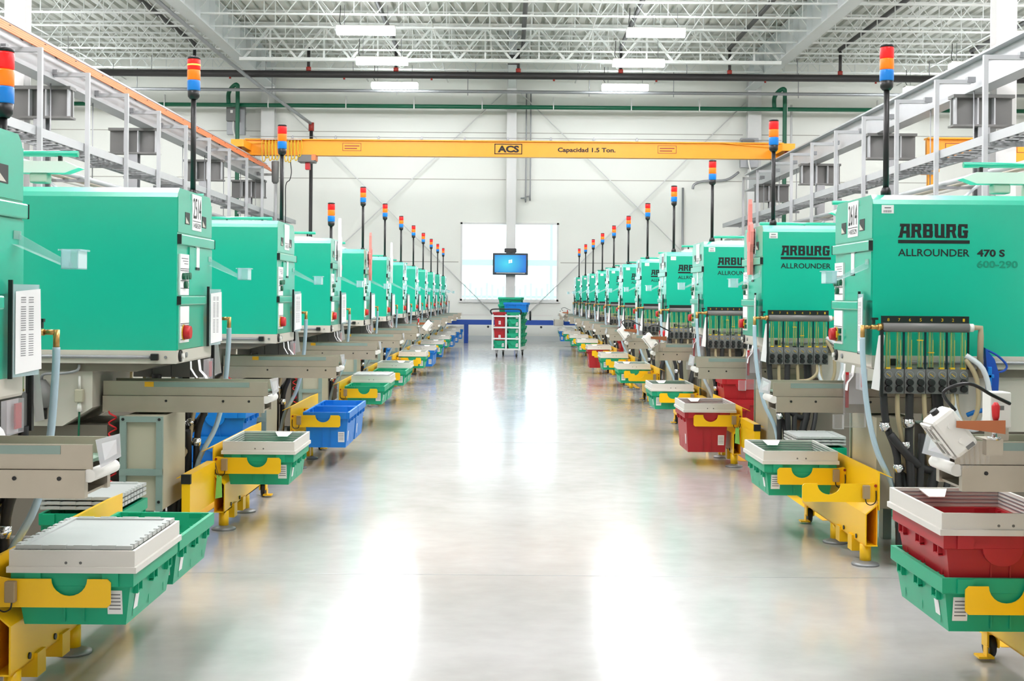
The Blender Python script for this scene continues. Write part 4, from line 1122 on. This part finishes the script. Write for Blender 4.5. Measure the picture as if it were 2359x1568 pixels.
def lid(label, loc, rz=0, w_=.40, l_=.575, group=None):
    o = thing('tote_cover', label, 'lid', loc, rz, group)
    m = MB().box(-w_/2+.03,-l_/2+.03,.0,w_/2-.03,l_/2-.03,.008)
    m.box(-w_/2,-l_/2,0,w_/2,-l_/2+.03,.014).box(-w_/2,l_/2-.03,0,w_/2,l_/2,.014).box(-w_/2,-l_/2+.03,0,-w_/2+.03,l_/2-.03,.014).box(w_/2-.03,-l_/2+.03,0,w_/2,l_/2-.03,.014)
    m.build('lid_panel', 'lid', o)
    k_ = MB()
    n = 9
    for i in range(n):
        y = -l_/2+.02+i*(l_-.04)/n
        k_.box(-w_/2-.003,y,.002,-w_/2+.012,y+.034,.017).box(w_/2-.012,y,.002,w_/2+.003,y+.034,.017)
    for i in range(4):
        x = -w_/2+.03+i*(w_-.06)/4
        k_.box(x,-l_/2-.003,.002,x+.06,-l_/2+.01,.016).box(x,l_/2-.01,.002,x+.06,l_/2+.003,.016)
    q = k_.build('hinge_knuckles', 'lid', o); q['kind'] = 'stuff'
    return o

# ------------------------------------------------------------------ yellow tote stands
def make_stand(s, label, rail, cut_low=False):
    o = thing('tote_stand', label, 'stand', group='yellow tote stands')
    B = lambda *a: MB(s).box(*a)
    L = 1.46
    bm_ = MB(s).prism([(1.785,.11),(1.785,.28),(1.850,.335),(1.850,.328),(1.791,.277),(1.791,.11)], 'y', 0, L)
    bm_.prism([(1.785,.11),(1.850,.11),(1.850,.116),(1.785,.116)], 'y', 0, L)
    bm_.build('channel_beam', 'yellow', o)
    B(1.842,0,.116,1.848,L,.326).build('beam_back', 'crane', o)
    MB(s).prism([(1.853,.30),(1.853,.505),(1.925,.475),(1.925,.471),(1.859,.498),(1.859,.30)], 'y', 0, L+.05).build('guard_sheet', 'yellow', o)
    for y in (.22,.48): 
        q = B(1.772,y,.045,1.85,y+.085,.13).build('square_stub', 'yellow', o)
        MB(s).cyl((1.779,y-.05,.135),(1.786,y-.05,.135),.012,n=8).build('bolt','black',q)
    for y in (.07,.70):
        f = MB(s).cyl((1.805,y,.02),(1.805,y,.112),.03,n=14).build('foot_post', 'yellow', o)
        MB(s).lathe([(.072,0),(.072,.010),(.05,.016),(.02,.03)], 1.805, y, 18).build('foot_disc', 'zinc', f)
    cs = B(1.785,1.34,.045,1.793,1.40,.112).box(1.827,1.34,.045,1.835,1.40,.112).box(1.785,1.34,.096,1.835,1.40,.112).build('caster_fork', 'yellow', o)
    MB(s).cyl((1.796,1.385,.045),(1.824,1.385,.045),.045,n=16).build('wheel', 'rubber', cs)
    B(1.74,1.30,.012,1.80,1.36,.02).build('brake_pedal', 'yellow', cs)
    B(1.77,1.30,.02,1.775,1.34,.06).build('pedal_link', 'yellow', cs)
    for y in (.032, .661):
        arc = [(1.60+.062*math.cos(PI+PI*i/12), .435+.058*math.sin(PI+PI*i/12)) for i in range(13)]
        r = .012
        poly = [(1.44,.35),(1.452,.338),(1.80,.338),(1.83,.35),(1.83,.43),(1.81,.435)] + list(reversed(arc)) + [(1.452,.435),(1.44,.423)]
        a_ = MB(s)
        # split plate into convex pieces: left block, right block, strip under the notch
        a_.prism([(1.458,.35),(1.47,.338),(1.538,.338),(1.538,.435),(1.47,.435),(1.458,.423)], 'y', y, y+.006)
        a_.prism([(1.662,.338),(1.84,.338),(1.86,.352),(1.86,.43),(1.84,.442),(1.80,.435),(1.662,.435)], 'y', y, y+.006)
        for i in range(12):
            (xa, za), (xb, zb) = arc[i], arc[i+1]
            a_.prism([(xa,.338),(xb,.338),(xb,zb),(xa,za)], 'y', y, y+.006)
        a_.box(1.50,y+.006,.338,1.80,y+.02,.343)
        p_ = a_.build('arm_plate', 'yellow', o)
        q = MB(s).box(1.775,y-.026,.358,1.812,y,.43,.004).build('sensor_box', 'sensor', p_)
        MB(s).tube([(1.79,y-.012,.36),(1.795,y-.014,.335),(1.82,y-.01,.325),(1.845,y-.01,.345),(1.848,y-.004,.40)], .003, n=5).build('sensor_cable', 'black', p_)
        MB(s).cyl((1.846,y-.003,.425),(1.846,y,.425),.008,n=8).build('bolt','coupling',p_)
    if rail:
        r_ = B(1.840,-.62,.37,1.890,-.01,.42).build('guard_rail', 'yellow', o)
        B(1.839,-.625,.369,1.891,-.60,.421).build('end_cap', 'black', r_)
        B(1.842,-.62,.0,1.888,-.575,.37).build('rail_post', 'yellow', r_)
        B(1.845,-.575,.18,1.850,-.01,.37).build('rail_sheet', 'yellow', r_)
        MB(s).prism([(1.890,.415),(1.92,.40),(1.92,.396),(1.890,.407)], 'y', -.61, -.01).build('rail_flange', 'yellow', r_)
        g_ = MB(s).add([(1.825,-.038,.34),(1.795,-.045,.335),(1.79,-.05,.21),(1.832,-.045,.20),(1.825,-.036,.34),(1.795,-.043,.335),(1.79,-.048,.21),(1.832,-.043,.20)],
            [(0,1,2,3),(7,6,5,4),(0,4,5,1),(1,5,6,2),(2,6,7,3),(3,7,4,0)]).build('hang_tag', 'tagpaper', o, 'light green hanging tag')
        MB(s).tube([(1.81,-.042,.33),(1.825,-.035,.37),(1.845,-.004,.42)], .002, n=4).build('tag_string', 'black', g_)
    return o
def n_o(k): return 'nearest' if k == 0 else ORD[k]
stp = {}
def stand(side, k, y0, rail=False):
    s = -1 if side == 'left' else 1
    lb = 'yellow steel tote stand, %s from the camera along the %s of the aisle' % (n_o(k), side)
    key = (side, rail)
    if key in stp: return dup(stp[key], (CX, y0, 0), 0, lb)
    o = stp[key] = make_stand(s, lb, rail); o.location = (CX, y0, 0); return o
TX = 1.595
NAMES = {'green': 'green', 'blue': 'blue', 'red': 'red'}
def load(side, k, y0, pos, color, H=.19, col=False, ld=False, rim=.458, extra=''):
    s = -1 if side == 'left' else 1
    y = y0 + (.05 if pos == 0 else .68) + .30
    x = CX + s*TX
    where = 'front of the' if pos == 0 else 'rear of the'
    dp = 'deep ' if H > .25 else ''
    nm = '%s %s stand' % (n_o(k), side)
    lab = '%s%s tote %s, %s %s' % (dp, color, 'under a white collar' if col else 'without a collar', where, nm)
    t = tote(color, lab, (x - (s*.02 if H > .25 else 0), y, rim-H), H, w_=.38 if H > .25 else .42, aisle=-s, group='totes on the yellow stands')
    if col:
        collar('white collar frame on a %s%s tote, %s %s' % (dp, color, where, nm), (x, y, rim), -s)
        if ld: lid('grey hinged lid on a white collar, %s %s' % (where, nm), (x, y, rim+.072))
    return t
LS = [4.41, 7.76, 10.55, 13.6, 16.5, 19.9, 22.9, 25.8, 28.9, 31.9, 34.9, 37.9]
RS = [3.78, 6.86, 10.86, 13.3, 16.7, 19.9, 23.2, 26.7, 29.9, 33.2, 36.6]
for k, y in enumerate(LS):
    if k < 12: stand('left', k, y, k in (1,))
for k, y in enumerate(RS): stand('right', k, y, k in (2, 3))
load('left', 0, LS[0], 0, 'green', col=True, ld=True); load('left', 0, LS[0], 1, 'green')
load('left', 1, LS[1], 0, 'green', col=True)
load('left', 2, LS[2], 0, 'blue', .29); load('left', 2, LS[2], 1, 'blue', .29)
load('left', 3, LS[3], 0, 'green'); load('left', 3, LS[3], 1, 'green', col=True, ld=True)
load('left', 4, LS[4], 0, 'green'); load('left', 4, LS[4], 1, 'green', col=True)
load('left', 5, LS[5], 1, 'green', col=True)
load('left', 6, LS[6], 0, 'blue', .29, col=True); load('left', 6, LS[6], 1, 'blue', .29)
load('left', 7, LS[7], 0, 'green', col=True); load('left', 7, LS[7], 1, 'blue', .29)
load('left', 8, LS[8], 0, 'green', col=True); load('left', 8, LS[8], 1, 'green')
load('left', 9, LS[9], 0, 'blue', .29, col=True); load('left', 9, LS[9], 1, 'blue', .29)
load('left', 10, LS[10], 0, 'blue', .29, col=True)
load('left', 11, LS[11], 0, 'blue', .29, col=True)
# nearest right: red tote stacked on a green one
yy = RS[0]+.68+.30
tote('green', 'green tote under the red tote, nearest stand on the right', (CX+TX, yy, .268), .19, aisle=-1, group='totes on the yellow stands')
tote('red', 'red tote stacked on a green tote, nearest stand on the right', (CX+TX, yy, .425), .185, w_=.41, l_=.59, aisle=0, group='totes on the yellow stands', stick=False)
collar('white collar frame on the red tote, nearest stand on the right', (CX+TX, yy, .61), -1)
load('right', 1, RS[1], 1, 'green', col=True)
load('right', 2, RS[2], 0, 'red', .34, col=True)
load('right', 3, RS[3], 0, 'green', col=True)
load('right', 4, RS[4], 1, 'green', col=True)
load('right', 5, RS[5], 1, 'green', col=True)
load('right', 6, RS[6], 1, 'red', .34, col=True)
load('right', 7, RS[7], 1, 'green', col=True)
load('right', 8, RS[8], 1, 'green', col=True)
load('right', 9, RS[9], 1, 'green', col=True)
load('right', 10, RS[10], 0, 'blue', .29, col=True); load('right', 10, RS[10], 1, 'green', col=True)

# stacks on the floor between the machines
def stack(color, x, y, n, w_, l_, where, lids=0, H=.19, step=.165):
    pos = ['bottom', 'second', 'third', 'fourth', 'fifth']
    for i in range(n):
        p_ = 'topmost' if i == n-1 else pos[i]
        tote(color, '%s tote, %s of the stack %s' % (color, p_, where), (x, y, .002+i*step), H, w_, l_, group='%s tote stacks between machines' % color, stick=False)
    for i in range(lids):
        lid('grey lid, %s of the lids on the stack %s' % (['lowest', 'middle', 'uppermost'][i], where), (x, y, .002+(n-1)*step+H+.018+i*.022), 0, w_-.01, l_-.01, 'grey lids on the tote stacks')
stack('green', -1.95, 6.2, 3, .36, .50, 'behind the nearest left stand', 3, H=.15, step=.125)
stack('blue', -2.07, 9.55, 3, .44, .56, 'behind the second left stand', H=.21, step=.185)
stack('red', 2.27, 12.75, 3, .40, .56, 'behind the third right stand', H=.24, step=.2)
stack('green', 2.69, 8.6, 4, .42, .56, 'behind the hoses of the first full right machine', H=.15, step=.12)
stack('green', 2.24, 9.45, 2, .36, .44, 'behind the second right stand', 3, H=.19, step=.165)
stack('blue', -2.15, 21.5, 3, .44, .56, 'behind the sixth left machine gap', H=.21, step=.185)
stack('red', 2.3, 24.4, 3, .40, .50, 'behind the seventh right stand', H=.24, step=.2)

# ------------------------------------------------------------------ trolley with totes in the aisle
CR = -.165
ct = thing('tote_trolley', 'grey wheeled trolley loaded with coloured totes standing in the aisle', 'trolley', (.085, 30.95, 0), CR)
hw, hd = .335, .52
MB().box(-hw,-hd,.165,hw,hd,.20).build('deck','trim',ct)
for x in (-hw+.015, 0, hw-.015):
    MB().box(x-.02,-hd-.04,.165,x+.02,-hd,1.0).build('front_post','girder',ct)
for z in (.43,.69,.955): MB().box(-hw,-hd-.045,z-.018,hw,-hd-.038,z+.018).build('cross_rail','girder',ct)
MB().tube([(-hw+.01,-hd-.02,.98),(-hw-.03,-hd-.05,1.06),(-hw+.03,-hd-.07,1.115),(0,-hd-.07,1.12),(hw-.03,-hd-.07,1.115),(hw+.02,-hd-.05,1.06),(hw-.01,-hd-.02,.98)], .016, n=8).build('push_handle','black',ct)
for x, y in ((-hw+.1,-hd+.06),(hw-.1,-hd+.06),(-hw+.1,hd-.06),(hw-.1,hd-.06)):
    c = MB().prism([(x-.035,.165),(x+.035,.165),(x+.015,.06),(x-.015,.06)], 'y', y-.022, y+.022).build('caster_fork','zinc',ct)
    MB().cyl((x-.014,y,.045),(x+.014,y,.045),.045,n=14).build('wheel','rubber',c)
MB().box(hw-.01,-hd,.20,hw,hd,.24).box(-hw,-hd,.20,-hw+.01,hd,.24).build('deck_edge','girder',ct)
CM = Matrix.Translation((.085, 30.95, 0)) @ Matrix.Rotation(CR, 4, 'Z')
def ctote(color, lab, x, y, z, H, w_=.30, l_=.50, rot=0, stick=True):
    p_ = CM @ Vector((x, y, z))
    return tote(color, lab, p_, H, w_, l_, CR + rot, group='totes on the trolley', stick=stick)
st = .165; b0 = .202
for i in range(5): ctote('green', 'green tote on the trolley, front right column, %s from the deck' % ORD[i], .165, -.26, b0+i*st, .185)
for i in range(5): ctote('green', 'green tote on the trolley, rear right column, %s from the deck' % ORD[i], .175, .26, b0+i*st, .185)
for i in range(5): ctote('green', 'green tote on the trolley, hidden rear left column, %s from the deck' % ORD[i], -.165, .26, b0+i*st, .185, stick=False)
ctote('green', 'green tote on the trolley under the two red totes', -.165, -.26, b0, .185)
ctote('red', 'lower red tote on the trolley, front left column', -.165, -.26, b0+st, .35)
ctote('red', 'upper red tote on the trolley, front left column', -.165, -.26, b0+3*st, .35)
ctote('green', 'wide green tote on the trolley under the topmost one', -.02, .26, b0+5*st+.02, .185, .44, .56, PI/2)
ctote('green', 'wide green tote, topmost on the trolley', -.02, .26, b0+6*st+.02, .185, .44, .56, PI/2)
bt = ctote('blue', 'wide blue tote with wire handle on top of the trolley', .20, -.26, b0+5*st+.02, .23, .44, .56, PI/2)
MB().tube([(0,-.14,.20),(0,-.14,.27),(0,.14,.27),(0,.14,.20)], .007, n=6, smooth=0).build('wire_handle','black',bt)

# ------------------------------------------------------------------ floor tape
for nm, x in (('left', -1.96), ('right', 2.06)):
    for i in range(12):
        y0 = 5.3 + 3.0*i
        q = MB().box(x-.035, y0, 0, x+.035, y0+1.3, .002).build('floor_tape', 'tape')
        tag(q, 'yellow floor tape strip between machines on the %s, %s from the camera' % (nm, ORD[i]), 'floor marking', 'yellow floor tape')
jt = MB()
for y in (6.6, 12.6, 18.6, 24.6, 30.6, 36.6): jt.box(XL, y-.004, -.001, XR, y+.004, .0006)
jt.build('floor_joint', 'zinc', bpy.data.objects['floor'])
